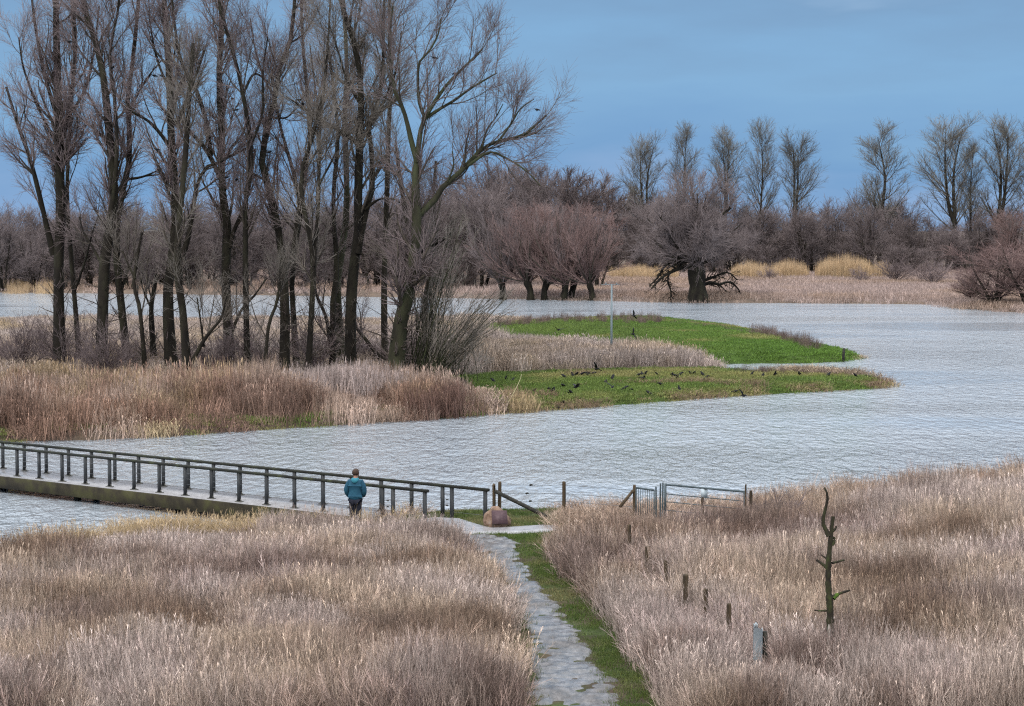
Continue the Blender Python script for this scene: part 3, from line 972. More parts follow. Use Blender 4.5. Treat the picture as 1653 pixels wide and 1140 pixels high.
# ------------------------------------------------------------------ trees
def lib_tree(seed, kind):
    """(trunk mesh, crown mesh) of a bare tree standing at the origin, in metres"""
    g = np.random.default_rng(seed)
    cm = 'twigs_russet' if kind == 'pollard' and seed % 2 else {'poplar': 'twigs_poplar', 'bush': 'twigs_far', 'dome': 'twigs_far', 'pollard': 'twigs_far', 'russet': 'twigs_russet', 'shrub': 'twigs_brown'}[kind]
    tr, cr_ = [], []
    if kind == 'poplar':
        H = 27.0
        stems = [np.array([[g.normal(0, .12), g.normal(0, .12), -.3], [g.normal(0, .15), 0, H * .35], [g.normal(0, .4), g.normal(0, .3), H * .7], [g.normal(0, .5), g.normal(0, .3), H]])]
        if seed % 2:
            b0 = H * g.uniform(.2, .35)
            dx = g.choice([-1, 1]) * g.uniform(1.2, 2.0)
            stems.append(np.array([[0, 0, b0], [dx * .6, .2, b0 + 3], [dx, .4, H * .7], [dx * 1.1, .3, H * .97]]))
        P0 = np.stack([resample(s, 10) for s in stems])
        R0 = np.stack([np.interp(np.linspace(0, 1, 10), [0, .05, .5, 1], [.52, .40, .24, .04]) * (1 if i == 0 else .75) for i in range(len(stems))])
        tr.append((P0, R0, 7))
        P1, R1 = branch(g, P0, R0, 36 // len(stems) + 4, .24, .97, (8.4, 11.0), (.42, .78), .075, .05, 6, .40, taper=.74, rmin=.032)
        tr.append((P1, R1, 4))
        P2, R2 = branch(g, P1, R1, 10, .15, .98, (2.2, 4.2), (.35, .8), .10, .07, 4, .5, taper=.35, rmin=.024)
        P3, R3 = branch(g, P2, R2, 8, .15, 1.0, (.9, 1.8), (.35, .9), .10, .1, 2, .6, taper=.3, rmin=.014)
        cr_ += [(P2, R2, 3), (P3, R3, 3)]
    elif kind in ('bush', 'russet'):
        H = 12.0
        ns = g.integers(3, 6)
        stems = []
        for i in range(ns):
            an = g.uniform(0, 6.28)
            sp = g.uniform(.8, 2.6)
            stems.append(resample(np.array([[math.cos(an) * .3, math.sin(an) * .3, -.3], [math.cos(an) * sp * .5, math.sin(an) * sp * .5, H * .25], [math.cos(an) * sp, math.sin(an) * sp, H * .55], [math.cos(an) * sp * 1.3, math.sin(an) * sp * 1.3, H * g.uniform(.75, .9)]]), 8))
        P0 = np.stack(stems)
        R0 = np.tile(np.interp(np.linspace(0, 1, 8), [0, 1], [.20, .035]), (ns, 1))
        tr.append((P0, R0, 5))
        P1, R1 = branch(g, P0, R0, 12, .08, .98, (3.6, 5.6), (.5, 1.15), .10, .08, 5, .5, taper=.45, rmin=.03)
        tr.append((P1, R1, 3))
        P2, R2 = branch(g, P1, R1, 9, .1, 1.0, (1.5, 2.8), (.35, .9), .10, .1, 3, .6, taper=.3, rmin=.022)
        P3, R3 = branch(g, P2, R2, 6, .1, 1.0, (.8, 1.5), (.3, .9), .06, .1, 2, .7, taper=.2, rmin=.016)
        cr_ += [(P2, R2, 3), (P3, R3, 3)]
    elif kind == 'dome':
        H = 19.0
        P0 = resample(np.array([[0, 0, -.3], [.1, 0, H * .2], [-.1, .1, H * .38]]), 6)[None]
        R0 = np.linspace(.6, .42, 6)[None]
        tr.append((P0, R0, 8))
        P1, R1 = branch(g, P0, R0, 24, .6, 1.0, (11.6, 12.6), (.08, 1.0), .012, .04, 7, .24, taper=.0, rmin=.05)
        tr.append((P1, R1, 5))
        P2, R2 = branch(g, P1, R1, 15, .35, .98, (3.0, 4.0), (.25, .7), .03, .06, 4, .5, taper=.5, rmin=.036)
        P3, R3 = branch(g, P2, R2, 10, .15, 1.0, (1.2, 2.4), (.25, .8), .04, .1, 2, .6, taper=.3, rmin=.028)
        cr_ += [(P2, R2, 3), (P3, R3, 3)]
    elif kind == 'pollard':
        P0 = resample(np.array([[0, 0, -.4], [g.normal(0, .25), 0, 1.2], [g.normal(0, .5), g.normal(0, .3), 2.9]]), 7)[None]
        R0 = np.array([.75, .6, .52, .5, .55, .62, .40])[None]
        tr.append((P0, R0, 9))
        P1, R1 = branch(g, P0, R0, 30, .72, 1.0, (7.0, 10.5), (.1, 1.2), .12, .05, 6, .24, taper=.0, rmin=.05)
        tr.append((P1[:12], R1[:12] * 1.3, 4))
        P2, R2 = branch(g, P1, R1, 11, .1, 1.0, (2.2, 4.2), (.2, .6), .09, .08, 4, .5, taper=.35, rmin=.026)
        P3, R3 = branch(g, P2, R2, 7, .1, 1.0, (.9, 1.8), (.25, .7), .05, .1, 2, .7, taper=.3, rmin=.016)
        cr_ += [(P1[12:], R1[12:], 3), (P2, R2, 3), (P3, R3, 3)]
    elif kind == 'shrub':
        P0 = np.zeros((1, 3, 3))
        P0[0, :, 2] = (-.2, .05, .3)
        R0 = np.full((1, 3), .12)
        tr.append((P0, R0, 6))
        P1, R1 = branch(g, P0, R0, 22, .3, 1.0, (1.6, 3.2), (.1, 1.25), .07, .1, 5, .3, taper=0, rmin=.018)
        P2, R2 = branch(g, P1, R1, 9, .2, 1.0, (.6, 1.4), (.3, .8), .07, .12, 3, .6, taper=.3, rmin=.011)
        P3, R3 = branch(g, P2, R2, 5, .2, 1.0, (.3, .7), (.3, .9), .04, .1, 2, .7, taper=.2, rmin=.008)
        cr_ += [(P1, R1, 3), (P2, R2, 3), (P3, R3, 3)]
    bark = 'bark_olive'
    return tube_mesh('trunk', tr[:1], bark), tube_mesh('crown', cr_, cm, False), (tube_mesh('crown_branches', tr[1:], 'branch_bark') if len(tr) > 1 else None)
def put_tree(name, lib, loc, sc, rz, label, cat='tree', group=None, sxy=None):
    o = thing(name, loc, label, cat, group, rz)
    o.scale = (sxy or sc, sxy or sc, sc)
    link('trunk', lib[0], o)
    link('crown', lib[1], o)
    if lib[2]:
        link('crown_branches', lib[2], o)
    return o

# traced trees of the wooded spit: (depth, bark, [(width at foot, width at end, [(x, y) in the photograph ...]) ...])
GROVE = [
 (119, 'o', 1.0, 'stout bare tree dividing into a broom of upright limbs near the mown gap', [(20, 9, [(96, 603), (95, 500), (94, 432), (98, 350), (96, 260), (94, 200), (93, 120), (90, 30), (92, -50)]), (10, 4, [(86, 412), (66, 325), (48, 255), (30, 205), (10, 140)]), (8, 3, [(98, 240), (112, 170), (122, 90), (120, 20), (126, -40)]), (7, 3, [(92, 190), (72, 120), (58, 50), (48, -30)]), (6, 2.5, [(96, 205), (135, 150), (152, 80), (160, 10)]), (6, 2, [(90, 230), (60, 170), (38, 110), (30, 60)])]),
 (123, 'o', .7, 'slender bare tree leaning beside the broom-headed stout tree', [(9, 4, [(130, 595), (121, 490), (113, 392), (108, 320), (113, 190), (120, 100), (116, 10), (112, -50)]), (4, 2, [(121, 470), (138, 420), (148, 380), (158, 350)])]),
 (117, 'o', 1.0, 'dark leaning tree with twin red-brown stems', [(21, 8, [(162, 600), (166, 490), (169, 420), (184, 330), (180, 258), (171, 160), (160, 85), (142, 38), (130, -30)]), (9, 3, [(176, 370), (188, 260), (185, 160), (177, 90), (190, 20), (196, -40)]), (5, 2, [(172, 225), (148, 205), (122, 185)]), (5, 2, [(166, 430), (150, 400), (135, 375), (128, 350)])]),
 (121, 'o', .9, 'bare tree whose trunk slants up behind the twin red-brown stems', [(14, 5, [(209, 600), (194, 478), (188, 418), (190, 345), (201, 298), (211, 238), (205, 176), (214, 100), (222, 20), (226, -40)]), (5, 2, [(196, 470), (205, 440), (222, 405), (232, 372)]), (5, 2, [(204, 290), (232, 285), (262, 272)]), (4, 2, [(208, 180), (235, 130), (262, 96)])]),
 (115, 'o', .25, 'thin broken-topped bare tree with a forked snapped crown', [(9, 4, [(236, 600), (226, 503), (216, 460), (222, 413), (229, 376)]), (4, 2, [(218, 450), (206, 425), (198, 405)])]),
 (126, 'o', .2, 'short dead stub trunk with ragged twigs among taller trees', [(12, 6, [(250, 600), (244, 503), (250, 462), (252, 440)]), (4, 1.5, [(245, 500), (232, 470), (225, 440)])]),
 (118, 'o', 1.1, 'big bare tree forked low, one limb arching over its neighbours', [(20, 8, [(278, 600), (271, 503), (273, 440), (283, 390), (284, 320), (278, 258), (275, 188), (274, 132), (270, 76), (266, 20), (262, -50)]), (11, 3, [(277, 435), (290, 420), (302, 390), (312, 334), (318, 300), (331, 272), (354, 262), (380, 248), (407, 236)]), (7, 3, [(276, 205), (290, 190), (305, 150), (318, 118), (330, 80)]), (7, 3, [(275, 240), (262, 220), (240, 196), (212, 180), (200, 170)]), (5, 2, [(275, 150), (255, 100), (244, 50), (240, 0)])]),
 (113, 'o', .8, 'grey leaning trunk that joins a darker forked tree', [(15, 6, [(304, 600), (295, 503), (287, 448), (286, 400), (292, 330), (300, 240), (306, 150), (312, 70)]), (8, 2.5, [(306, 592), (329, 550), (346, 528), (357, 514), (366, 478)]), (4, 2, [(329, 560), (324, 520), (318, 480)])]),
 (120, 'o', 1.1, 'bare tree with a swollen lower trunk spreading into a wide vase', [(18, 7, [(371, 602), (367, 503), (363, 432), (369, 392), (364, 345), (357, 289), (358, 216), (354, 146), (354, 96), (358, 30), (352, -40)]), (9, 3, [(358, 292), (334, 244), (309, 216), (287, 200), (262, 176)]), (8, 3, [(340, 252), (334, 202), (317, 146), (292, 99), (282, 40), (276, -20)]), (8, 3, [(371, 400), (378, 372), (393, 337), (405, 290), (412, 240)]), (5, 2, [(358, 270), (372, 240), (392, 215), (400, 180)]), (6, 2, [(371, 545), (390, 500), (410, 478), (430, 450)])]),
 (116, 'o', .9, 'straight slim bare tree carrying a long pale pole of a top', [(11, 5, [(400, 603), (397, 490), (396, 390), (397, 320), (407, 258), (404, 222), (393, 155), (385, 118), (374, 76), (360, 37), (350, -30)]), (5, 2, [(405, 235), (424, 180), (424, 120), (432, 60)]), (5, 2, [(393, 150), (410, 120), (430, 130), (450, 150)])]),
 (111, 'o', .2, 'small slanting dead sapling at the foot of the grove', [(8, 3, [(424, 596), (433, 530), (445, 494), (452, 450), (450, 412)])]),
 (118, 'o', 1.0, 'dark bare tree splitting into two long stems at mid height', [(17, 5, [(458, 603), (460, 516), (457, 432), (450, 376), (441, 330), (424, 273), (424, 230), (441, 174), (449, 118), (466, 76), (473, 37), (478, -40)]), (9, 3, [(458, 440), (471, 418), (479, 362), (482, 318), (468, 258), (457, 222), (446, 170), (438, 110)]), (4, 2, [(446, 160), (428, 130), (412, 80), (404, 30)]), (4, 2, [(440, 190), (462, 190), (478, 176)])]),
 (124, 'o', .8, 'slim bare tree close behind the two-stemmed dark tree', [(10, 4, [(480, 604), (474, 516), (471, 446), (480, 380), (490, 300), (500, 220), (494, 130), (488, 60), (486, -20)]), (4, 2, [(498, 230), (512, 180), (506, 120), (500, 70)])]),
 (114, 'o', .9, 'crooked bare tree forking like a tuning fork above the reeds', [(11, 5, [(496, 612), (502, 516), (506, 432), (499, 376), (490, 334), (486, 280), (502, 230), (520, 160)]), (7, 3, [(506, 430), (509, 390), (514, 334), (515, 260), (517, 200), (524, 130), (530, 60), (534, -20)]), (4, 2, [(514, 300), (540, 250), (550, 214)])]),
 (122, 'o', .8, 'wavy-stemmed bare tree with a side trunk propped against it', [(11, 4, [(538, 600), (537, 490), (544, 432), (538, 348), (540, 287), (546, 220), (538, 140), (530, 80)]), (8, 4, [(538, 597), (527, 516), (511, 477), (506, 440)])]),
 (128, 'm', .8, 'pale mossy pole of a tree pressed against the thick grove trunk', [(14, 5, [(552, 603), (547, 516), (544, 450), (556, 380), (560, 300), (556, 200), (560, 110), (556, 30), (552, -40)])]),
 (117, 'o', 1.2, 'thick bare tree with a long limb reaching out horizontally at crown height', [(20, 7, [(566, 604), (566, 503), (571, 432), (578, 376), (578, 320), (580, 244), (583, 160), (577, 85), (560, 40), (545, -30)]), (11, 3, [(578, 410), (589, 348), (599, 315), (601, 286), (600, 244), (594, 202), (610, 165), (618, 120), (619, 37), (622, -40)]), (8, 2, [(580, 236), (566, 222), (549, 212), (510, 188), (486, 172), (462, 156)]), (6, 2, [(594, 210), (612, 180), (626, 150), (640, 110), (648, 50)]), (5, 2, [(582, 170), (560, 130), (548, 90), (532, 40)]), (5, 2, [(590, 338), (612, 322), (636, 322), (652, 332)])]),
 (125, 'o', .9, 'straight dark pole tree with a low limb sweeping up towards the open water', [(11, 5, [(621, 604), (620, 488), (621, 404), (624, 334), (625, 300), (628, 194), (632, 110), (628, 30), (630, -40)]), (8, 3, [(621, 588), (592, 550), (575, 528), (562, 500)]), (5, 2, [(622, 390), (640, 372), (668, 360)])]),
 (112, 'm', 1.3, 'largest mossy tree at the grove edge, its great limb arching over the meadow', [(30, 11, [(637, 612), (645, 530), (662, 460), (671, 390), (673, 348), (670, 300), (673, 258)]), (11, 3, [(672, 352), (686, 338), (704, 320), (718, 298), (743, 278), (777, 242), (805, 228), (844, 219), (867, 200), (882, 186)]), (9, 3, [(673, 262), (664, 228), (655, 190), (646, 165), (636, 140), (628, 80), (634, 10)]), (9, 3, [(673, 260), (679, 211), (686, 191), (701, 166), (723, 135), (757, 101), (778, 80)]), (6, 2, [(686, 191), (676, 160), (676, 104), (692, 84), (707, 56), (712, 30)]), (6, 2, [(686, 192), (710, 176), (732, 163), (763, 141), (802, 118)]), (5, 2, [(755, 268), (790, 246), (818, 256), (850, 276), (872, 300)]), (4, 1.5, [(777, 242), (786, 210), (800, 190), (812, 168)]), (4, 1.5, [(722, 294), (732, 268), (730, 244)]), (4, 1.5, [(805, 228), (825, 200), (840, 176), (862, 160)])]),
 (116, 'o', .5, 'dark ivy-clad double stem tight against the largest mossy tree', [(12, 6, [(655, 606), (652, 530), (656, 452), (659, 392), (654, 340), (646, 290), (640, 240)]), (6, 3, [(658, 420), (690, 400), (716, 388), (728, 376)])]),
 (119, 'o', .5, 'slim tree rising from the sprouting willow stool', [(10, 4, [(688, 606), (684, 516), (688, 470), (698, 430), (706, 380), (700, 320), (704, 260)]), (7, 2.5, [(712, 604), (704, 560), (696, 500), (690, 450)])]),
]
for k, (d, bk, dens, lab, limbs) in enumerate(GROVE):
    g = np.random.default_rng(40 + k)
    x0 = limbs[0][2][0]
    base = atd(x0[0], x0[1], d)
    gz = float(h_spit(np.array([base[0]]), np.array([base[1]]))[0])
    root = np.array([base[0], base[1], gz])
    mpp = d / FPX
    trunkP, trunkR, m0 = [], [], 14
    for j, (w0, w1, pts) in enumerate(limbs):
        sl = g.normal(0, .45) if j else 0.0         # a limb leans to or from the camera as it spreads
        fx, fy = pts[0]
        tx = limbs[0][2]
        q = []
        for (px, py) in pts:
            q.append(atd(px, py, d + sl * (abs(px - fx) + .25 * abs(py - fy)) * mpp + (g.normal(0, .15) if j == 0 else 0)))
        q = np.array(q)
        if j == 0:
            q[0] = (q[0][0], q[0][1], gz - .25)
        P = resample(q, m0)
        kk = np.linspace(0, 1, m0)
        r = (w0 * (1 - kk) + w1 * kk) * mpp / 2
        if j == 0:
            r *= 1 + .45 * np.exp(-kk * 26)
        r *= 1 + .06 * np.sin(kk * 19 + k)
        trunkP.append(P - root)
        trunkR.append(r)
    P0, R0 = np.stack(trunkP), np.stack(trunkR)
    ln = np.linalg.norm(np.diff(P0, axis=1), axis=2).sum(1)
    o = thing('bare_tree', root, lab, 'tree', 'bare trees of the grove on the spit')
    n0 = np.maximum((ln * 1.0 * dens).astype(int), 3)
    n0[0] = int(ln[0] * .82 * dens) + 3
    PA, RA = branch(g, P0[:1], R0[:1], n0[:1], .34, 1.0, (2.6, 4.9), (.3, .9), .11, .11, 7, .40, taper=.35, rmin=.024)
    if len(P0) > 1:
        PB, RB = branch(g, P0[1:], R0[1:], n0[1:], .18, 1.0, (2.3, 4.3), (.3, .9), .11, .11, 7, .48, taper=.45, rmin=.022)
        P1, R1 = np.concatenate([PA, PB]), np.concatenate([RA, RB])
    else:
        P1, R1 = PA, RA
    P1r = np.maximum(R1, .012)
    P2, R2 = branch(g, P1, R1, 11, .12, 1.0, (1.2, 2.5), (.3, .85), .10, .09, 3, .5, taper=.35, rmin=.0085)
    P3, R3 = branch(g, P2, R2, 9, .12, 1.0, (.55, 1.3), (.3, .85), .07, .1, 2, .7, taper=.25, rmin=.0056)
    # short brush low on the trunk
    P4, R4 = branch(g, P0[:1], R0[:1], int(24 + 18 * dens), .04, .42, (.8, 2.6), (.5, 1.3), .06, .12, 4, .12, rmin=.011)
    P5, R5 = branch(g, P4, R4, 4, .3, 1.0, (.3, .9), (.3, .9), .03, .1, 2, .7, rmin=.008)
    bark = 'bark_mossy' if bk == 'm' else 'bark_olive'
    link('trunk', tube_mesh('trunk', [(P0, R0, 9)], bark), o)
    link('crown_branches', tube_mesh('crown_branches', [(P1, P1r, 4), (P4, R4, 3)], 'branch_bark'), o)
    link('crown', tube_mesh('crown', [(P2, R2, 3), (P3, R3, 3), (P5, R5, 3)], ('twigs_brown', 'twigs_olive', 'twigs_brown')[k % 3], False), o)

# willow stools sprouting at the right end of the grove
def stool(name, bx, by, d, ends, n, lab, w=.03):
    g = np.random.default_rng(int(bx))
    b_ = atd(bx, by, d)
    gz = float(h_spit(np.array([b_[0]]), np.array([b_[1]]))[0])
    root = np.array([b_[0], b_[1], gz])
    o = thing(name, root, lab, 'willow', None)
    P = []
    for i in range(n):
        ex, ey = ends(g)
        e_ = atd(ex, ey, d + g.normal(0, 2.0))
        s_ = root + np.array([g.normal(0, .45), g.normal(0, .4), g.uniform(-.1, .5)])
        md_ = (s_ + e_) / 2 + np.array([g.normal(0, .25), g.normal(0, .25), g.uniform(.0, .5)])
        P.append(resample(np.array([s_, md_, e_]), 7) - root)
    P = np.array(P)
    Rr = np.linspace(1, .22, 7)[None] * g.uniform(w * .6, w * 1.5, (n, 1))
    P2, R2 = branch(g, P, Rr, 7, .25, 1.0, (.8, 2.0), (.15, .5), .05, .06, 4, .6, rmin=.012)
    P3, R3 = branch(g, P2, R2, 3, .2, 1.0, (.4, .9), (.2, .6), .03, .08, 2, .7, rmin=.0095)
    st = MB().lathe((0, 0, 0), [(.55, -.3), (.5, .15), (.42, .45), (.2, .6)], 10)
    link('stump', st.mesh('stump', 'bark_olive', True), o)
    link('shoots', tube_mesh('shoots', [(P, Rr, 4)], 'bark_mossy'), o)
    link('twigs', tube_mesh('twigs', [(P2, R2, 3), (P3, R3, 3)], 'twigs_olive', False), o)
stool('willow_stool', 690, 606, 109, lambda g: (g.uniform(715, 840), 0) if False else (lambda t: (705 + 135 * t + g.normal(0, 8), 470 + 80 * g.random() - 20 * t))(g.random()), 46, 'low willow stool throwing a fan of long slanting shoots over the reeds', .032)
stool('willow_stool', 668, 604, 113, lambda g: (g.normal(722, 26), g.uniform(335, 470)), 46, 'willow stool with upright whips crowding the mossy grove-edge tree', .028)
stool('willow_stool', 740, 604, 111, lambda g: (g.normal(752, 30), g.uniform(520, 575)), 18, 'small sprouting willow clump at the end of the grove above the grass', .02)

# undergrowth shrubs in the grove
SHRUBS = [lib_tree(900 + i, 'shrub') for i in range(4)]
gsh = np.random.default_rng(77)
for i in range(17):
    px = -10 + i * 44 + gsh.uniform(-12, 12)
    d = gsh.uniform(110, 134)
    p = atd(px, 600, d)
    p[2] = float(h_spit(np.array([p[0]]), np.array([p[1]]))[0])
    put_tree('bare_shrub', SHRUBS[i % 4], p, gsh.uniform(.6, 1.25), gsh.uniform(0, 6.28), 'leafless brown shrub growing ' + ('around the broom-headed stout tree' if px < 150 else 'between the red-brown twin stems and the arching tree' if px < 300 else 'about the vase-shaped tree and its slim neighbour' if px < 440 else 'among the crowded middle trunks of the grove' if px < 600 else 'at the foot of the largest mossy tree'), 'shrub', 'undergrowth shrubs in the grove')

# far bank: thicket, pollards, the lone willow, poplars
BUSH = [lib_tree(1000 + i, 'bush') for i in range(6)]
RUSSET = [lib_tree(1100 + i, 'russet') for i in range(2)]
POPLAR = [lib_tree(1200 + i, 'poplar') for i in range(6)]
POLLARD = [lib_tree(1300 + i, 'pollard') for i in range(4)]
DOME = [lib_tree(1400 + i, 'dome') for i in range(2)]
def far_spot(px, d):
    p = atd(px, 440, d)
    p[2] = float(h_far(np.array([p[0]]), np.array([p[1]]))[0])
    return p
def scale_to(px_top, d, H):
    """scale that puts the top of a tree of height H standing at distance d at picture row px_top"""
    return max((atd(800, px_top, d)[2] - .4) / H, .2)
gf = np.random.default_rng(88)
TOPS = ([-60, 0, 60, 130, 200, 260, 320, 400, 470, 520, 600, 680, 740, 800, 850, 900, 1000, 1050, 1100, 1200, 1260, 1340, 1400, 1450, 1490, 1530, 1600, 1700, 1780],
        [340, 338, 345, 335, 330, 340, 335, 330, 338, 330, 320, 312, 300, 296, 318, 335, 332, 310, 325, 328, 345, 330, 312, 330, 358, 352, 345, 340, 340])
def thicket_label(x, row):
    where = next(w for e, w in ((130, 'seen past the broom-headed grove tree'), (400, 'seen between the crowded grove trunks'), (640, 'seen beyond the thick grove trunks'), (830, 'seen under the arching limb of the mossy tree'), (1010, 'behind the pollard row'), (1210, 'behind the great willow'), (1330, 'behind the smaller golden reed stands'), (1480, 'behind the largest golden reed stand'), (9999, 'behind the russet shoreline willows')) if x < e)
    return ('leafless brown front-row thicket tree ' if row == 0 else 'taller leafless back-row thicket tree ') + where
px = -70.0
i = 0
while px < 1740:
    for row in range(2):
        d = (304 if px < 820 else 372) + row * 34 + gf.uniform(-10, 10)
        x_ = px + gf.uniform(-12, 12)
        top = np.interp(x_, *TOPS) + gf.uniform(-8, 12) + (8 if row == 0 else -6) * 1.0
        s = scale_to(top, d, 12.6)
        put_tree('thicket_tree', BUSH[(i * 5 + row * 3) % 6], far_spot(x_, d), s, gf.uniform(0, 6.28), thicket_label(x_, row), 'tree', 'thicket along the far bank', s * gf.uniform(1.0, 1.3))
    px += gf.uniform(26, 36)
    i += 1
# lower brush at the thicket's foot
for i in range(26):
    x_ = -20 + i * 66 + gf.uniform(-20, 20)
    d = gf.uniform(296, 303) if x_ < 820 else gf.uniform(358, 368)
    s = gf.uniform(.38, .55)
    put_tree('thicket_bush', BUSH[i % 6], far_spot(x_, d), s, gf.uniform(0, 6.28), 'low leafless bush at the thicket foot ' + thicket_label(x_, 0).split('thicket tree ')[1], 'bush', 'bushes at the foot of the far thicket', s * 1.6)
# nearer dark bushes on the far reeds
for x_, d, h_, lab in ((1240, 330, 2.4, 'small dark bush beside the golden reeds below the paired poplars'), (1391, 318, 2.3, 'small round dark bush in front of the largest golden reed stand'), (1446, 318, 4.2, 'dark upright bush just past the narrow golden reed tuft'), (1506, 308, 4.0, 'dark spreading bush between the upright bush and the russet shoreline willows')):
    put_tree('dark_bush', SHRUBS[int(x_) % 4], far_spot(x_, d), h_ / 2.9, 1.0 + x_, lab, 'bush', None, h_ / 2.9 * 1.35)
# russet willows at the shore by the picture's right side
for x_, d, top, lab in ((1608, 232, 392, 'russet bushy willow overhanging the water at the shore bend'), (1562, 244, 428, 'low russet willow scrub reaching into the flood water'), (1665, 228, 380, 'tall russet willow behind the overhanging scrub'), (1715, 225, 392, 'russet willow scrub farther along the shore past the bend')):
    s = scale_to(top, d, 12.4)
    put_tree('russet_willow', RUSSET[int(x_) % 2], far_spot(x_, d), s, x_, lab, 'willow', None, s * 2.1)
for x_, d, top, lab in ((850, 300, 322, 'russet-crowned willow behind the leaning pollard trunks'), (920, 296, 322, 'widest russet-crowned willow behind the pollard row'), (965, 292, 340, 'low russet willow beside the end pollard'), (1620, 330, 338, 'russet tree standing behind the shoreline willow scrub')):
    s = scale_to(top, d, 12.4)
    put_tree('russet_willow', RUSSET[int(x_) % 2], far_spot(x_, d), s, x_ * 2., lab, 'willow', None, s * 1.05)
# pollard row on the shore
for j, (x_, d, top, tilt, lab) in enumerate(((812, 263, 330, .05, 'reddish pollard willow nearest the grove in the shoreline row'), (856, 262, 325, -.10, 'pollard willow with a dark trunk leaning over the water edge'), (879, 262, 335, .0, 'slim pollard willow between the leaning pollard and the twin trunks'), (908, 261, 325, .16, 'pollard willow of the twin pair with a trunk slanting inward'), (921, 263, 330, .38, 'pollard willow of the twin pair leaning outward'), (955, 260, 345, -.05, 'short stout pollard willow at the end of the shoreline row'))):
    s = scale_to(top, d, 14.2)
    o = put_tree('pollard_willow', POLLARD[j % 4], far_spot(x_, d), s, j * 1.3, lab, 'willow')
    o.scale = (s * .95, s * .95, s)
    o.rotation_euler = (0, tilt, 0)
    o.location.z = max(o.location.z, .15)
# lone great willow standing at the water
def lone_willow():
    g = np.random.default_rng(5)
    d = 252.0
    root = at(1127, 488.5, 0.0)
    d = root[1]
    o = thing('great_willow', root, 'great old willow with a massive trunk and drooping dead limbs at the water', 'willow')
    mpp = d / FPX
    spec = [(30, 22, [(1127, 492), (1126, 465), (1124, 440), (1122, 415), (1118, 398)]),
            (8, 2.5, [(1120, 430), (1100, 432), (1082, 440), (1066, 450), (1052, 466)]),
            (7, 2, [(1118, 420), (1096, 424), (1084, 421), (1070, 434), (1062, 448), (1048, 462)]),
            (4, 2, [(1080, 442), (1078, 455), (1083, 470), (1082, 487)]),
            (7, 2, [(1130, 462), (1148, 456), (1160, 460), (1176, 455), (1190, 464), (1196, 476)]),
            (6, 2, [(1132, 455), (1155, 446), (1175, 440), (1190, 452)]),
            (12, 4, [(1122, 412), (1136, 390), (1148, 368), (1160, 352), (1180, 335)]),
            (12, 4, [(1118, 408), (1098, 390), (1080, 372), (1066, 350)]),
            (13, 4, [(1120, 402), (1116, 370), (1120, 335), (1118, 312)]),
            (10, 4, [(1122, 420), (1142, 408), (1168, 396), (1192, 386)]),
            (9, 3, [(1118, 418), (1090, 412), (1070, 400), (1056, 388)])]
    P0, R0 = [], []
    for j, (w0, w1, pts) in enumerate(spec):
        sl = g.normal(0, .7)
        q = np.array([atd(x, y, d + (sl * abs(x - 1122) * mpp if j else 0)) for x, y in pts])
        P0.append(resample(q, 10) - root)
        kk = np.linspace(0, 1, 10)
        r = (w0 * (1 - kk) + w1 * kk) * mpp / 2
        R0.append(r * (1 + .10 * np.sin(kk * 15 + j)) * (1 + (.35 * np.exp(-kk * 9) + .25 * np.exp(-(1 - kk) * 6) if j == 0 else 0)))
    P0, R0 = np.stack(P0), np.stack(R0)
    dead, live = slice(1, 6), slice(6, 11)
    # more live limbs towards and away from the camera
    PL, RL = branch(g, P0[:1], R0[:1], 20, .55, 1.0, (5.5, 8.2), (.4, 1.6), .06, .05, 8, .22, taper=0, rmin=.09)
    PL, RL = np.concatenate([PL, [resample(p, 8) for p in P0[live]]]), np.concatenate([RL, [np.interp(np.linspace(0, 9, 8), np.arange(10), r) for r in R0[live]]])
    P1, R1 = branch(g, PL, RL, 11, .15, 1.0, (2.6, 4.8), (.3, .95), .10, .08, 5, .5, taper=.3, rmin=.035)
    P2, R2 = branch(g, P1, R1, 9, .1, 1.0, (1.3, 2.4), (.3, .9), .08, .1, 3, .6, taper=.3, rmin=.02)
    P3, R3 = branch(g, P2, R2, 6, .1, 1.0, (.7, 1.4), (.3, .9), .05, .1, 2, .7, taper=.2, rmin=.014)
    Pd, Rd = branch(g, P0[dead], R0[dead], 26, .05, 1.0, (.9, 2.8), (.4, 1.2), -.02, .14, 4, .4, rmin=.03)
    Pe, Re = branch(g, Pd, Rd, 5, .1, 1.0, (.4, 1.1), (.4, 1.1), 0, .14, 2, .6, rmin=.018)
    link('trunk', tube_mesh('trunk', [(P0[:1], R0[:1], 12)], 'bark_olive'), o)
    link('limbs', tube_mesh('limbs', [(PL, RL, 6)], 'bark_olive'), o)
    link('dead_limbs', tube_mesh('dead_limbs', [(P0[dead], R0[dead], 6), (Pd, Rd, 3), (Pe, Re, 3)], 'bark_olive'), o)
    link('crown', tube_mesh('crown', [(P1, R1, 3), (P2, R2, 3), (P3, R3, 3)], 'twigs_far', False), o)
lone_willow()
for j, (x_, d, top, s2, lab) in enumerate(((905, 400, 264, 1.0, 'broad dome-crowned tree rising above the russet willows, the larger half of a pair'), (960, 405, 270, .9, 'dome-crowned tree beside the broader one above the russet willows'), (790, 400, 240, .7, 'tall vase-shaped bare tree showing above the thicket behind the arching limb'), (852, 410, 250, .55, 'fan-crowned bare tree at the tip of the arching limb'))):
    s = scale_to(top, d, 20.5)
    put_tree('domed_tree', DOME[j % 2], far_spot(x_, d), s, j * 2.0, lab, 'tree', None, s * (s2 + .2))
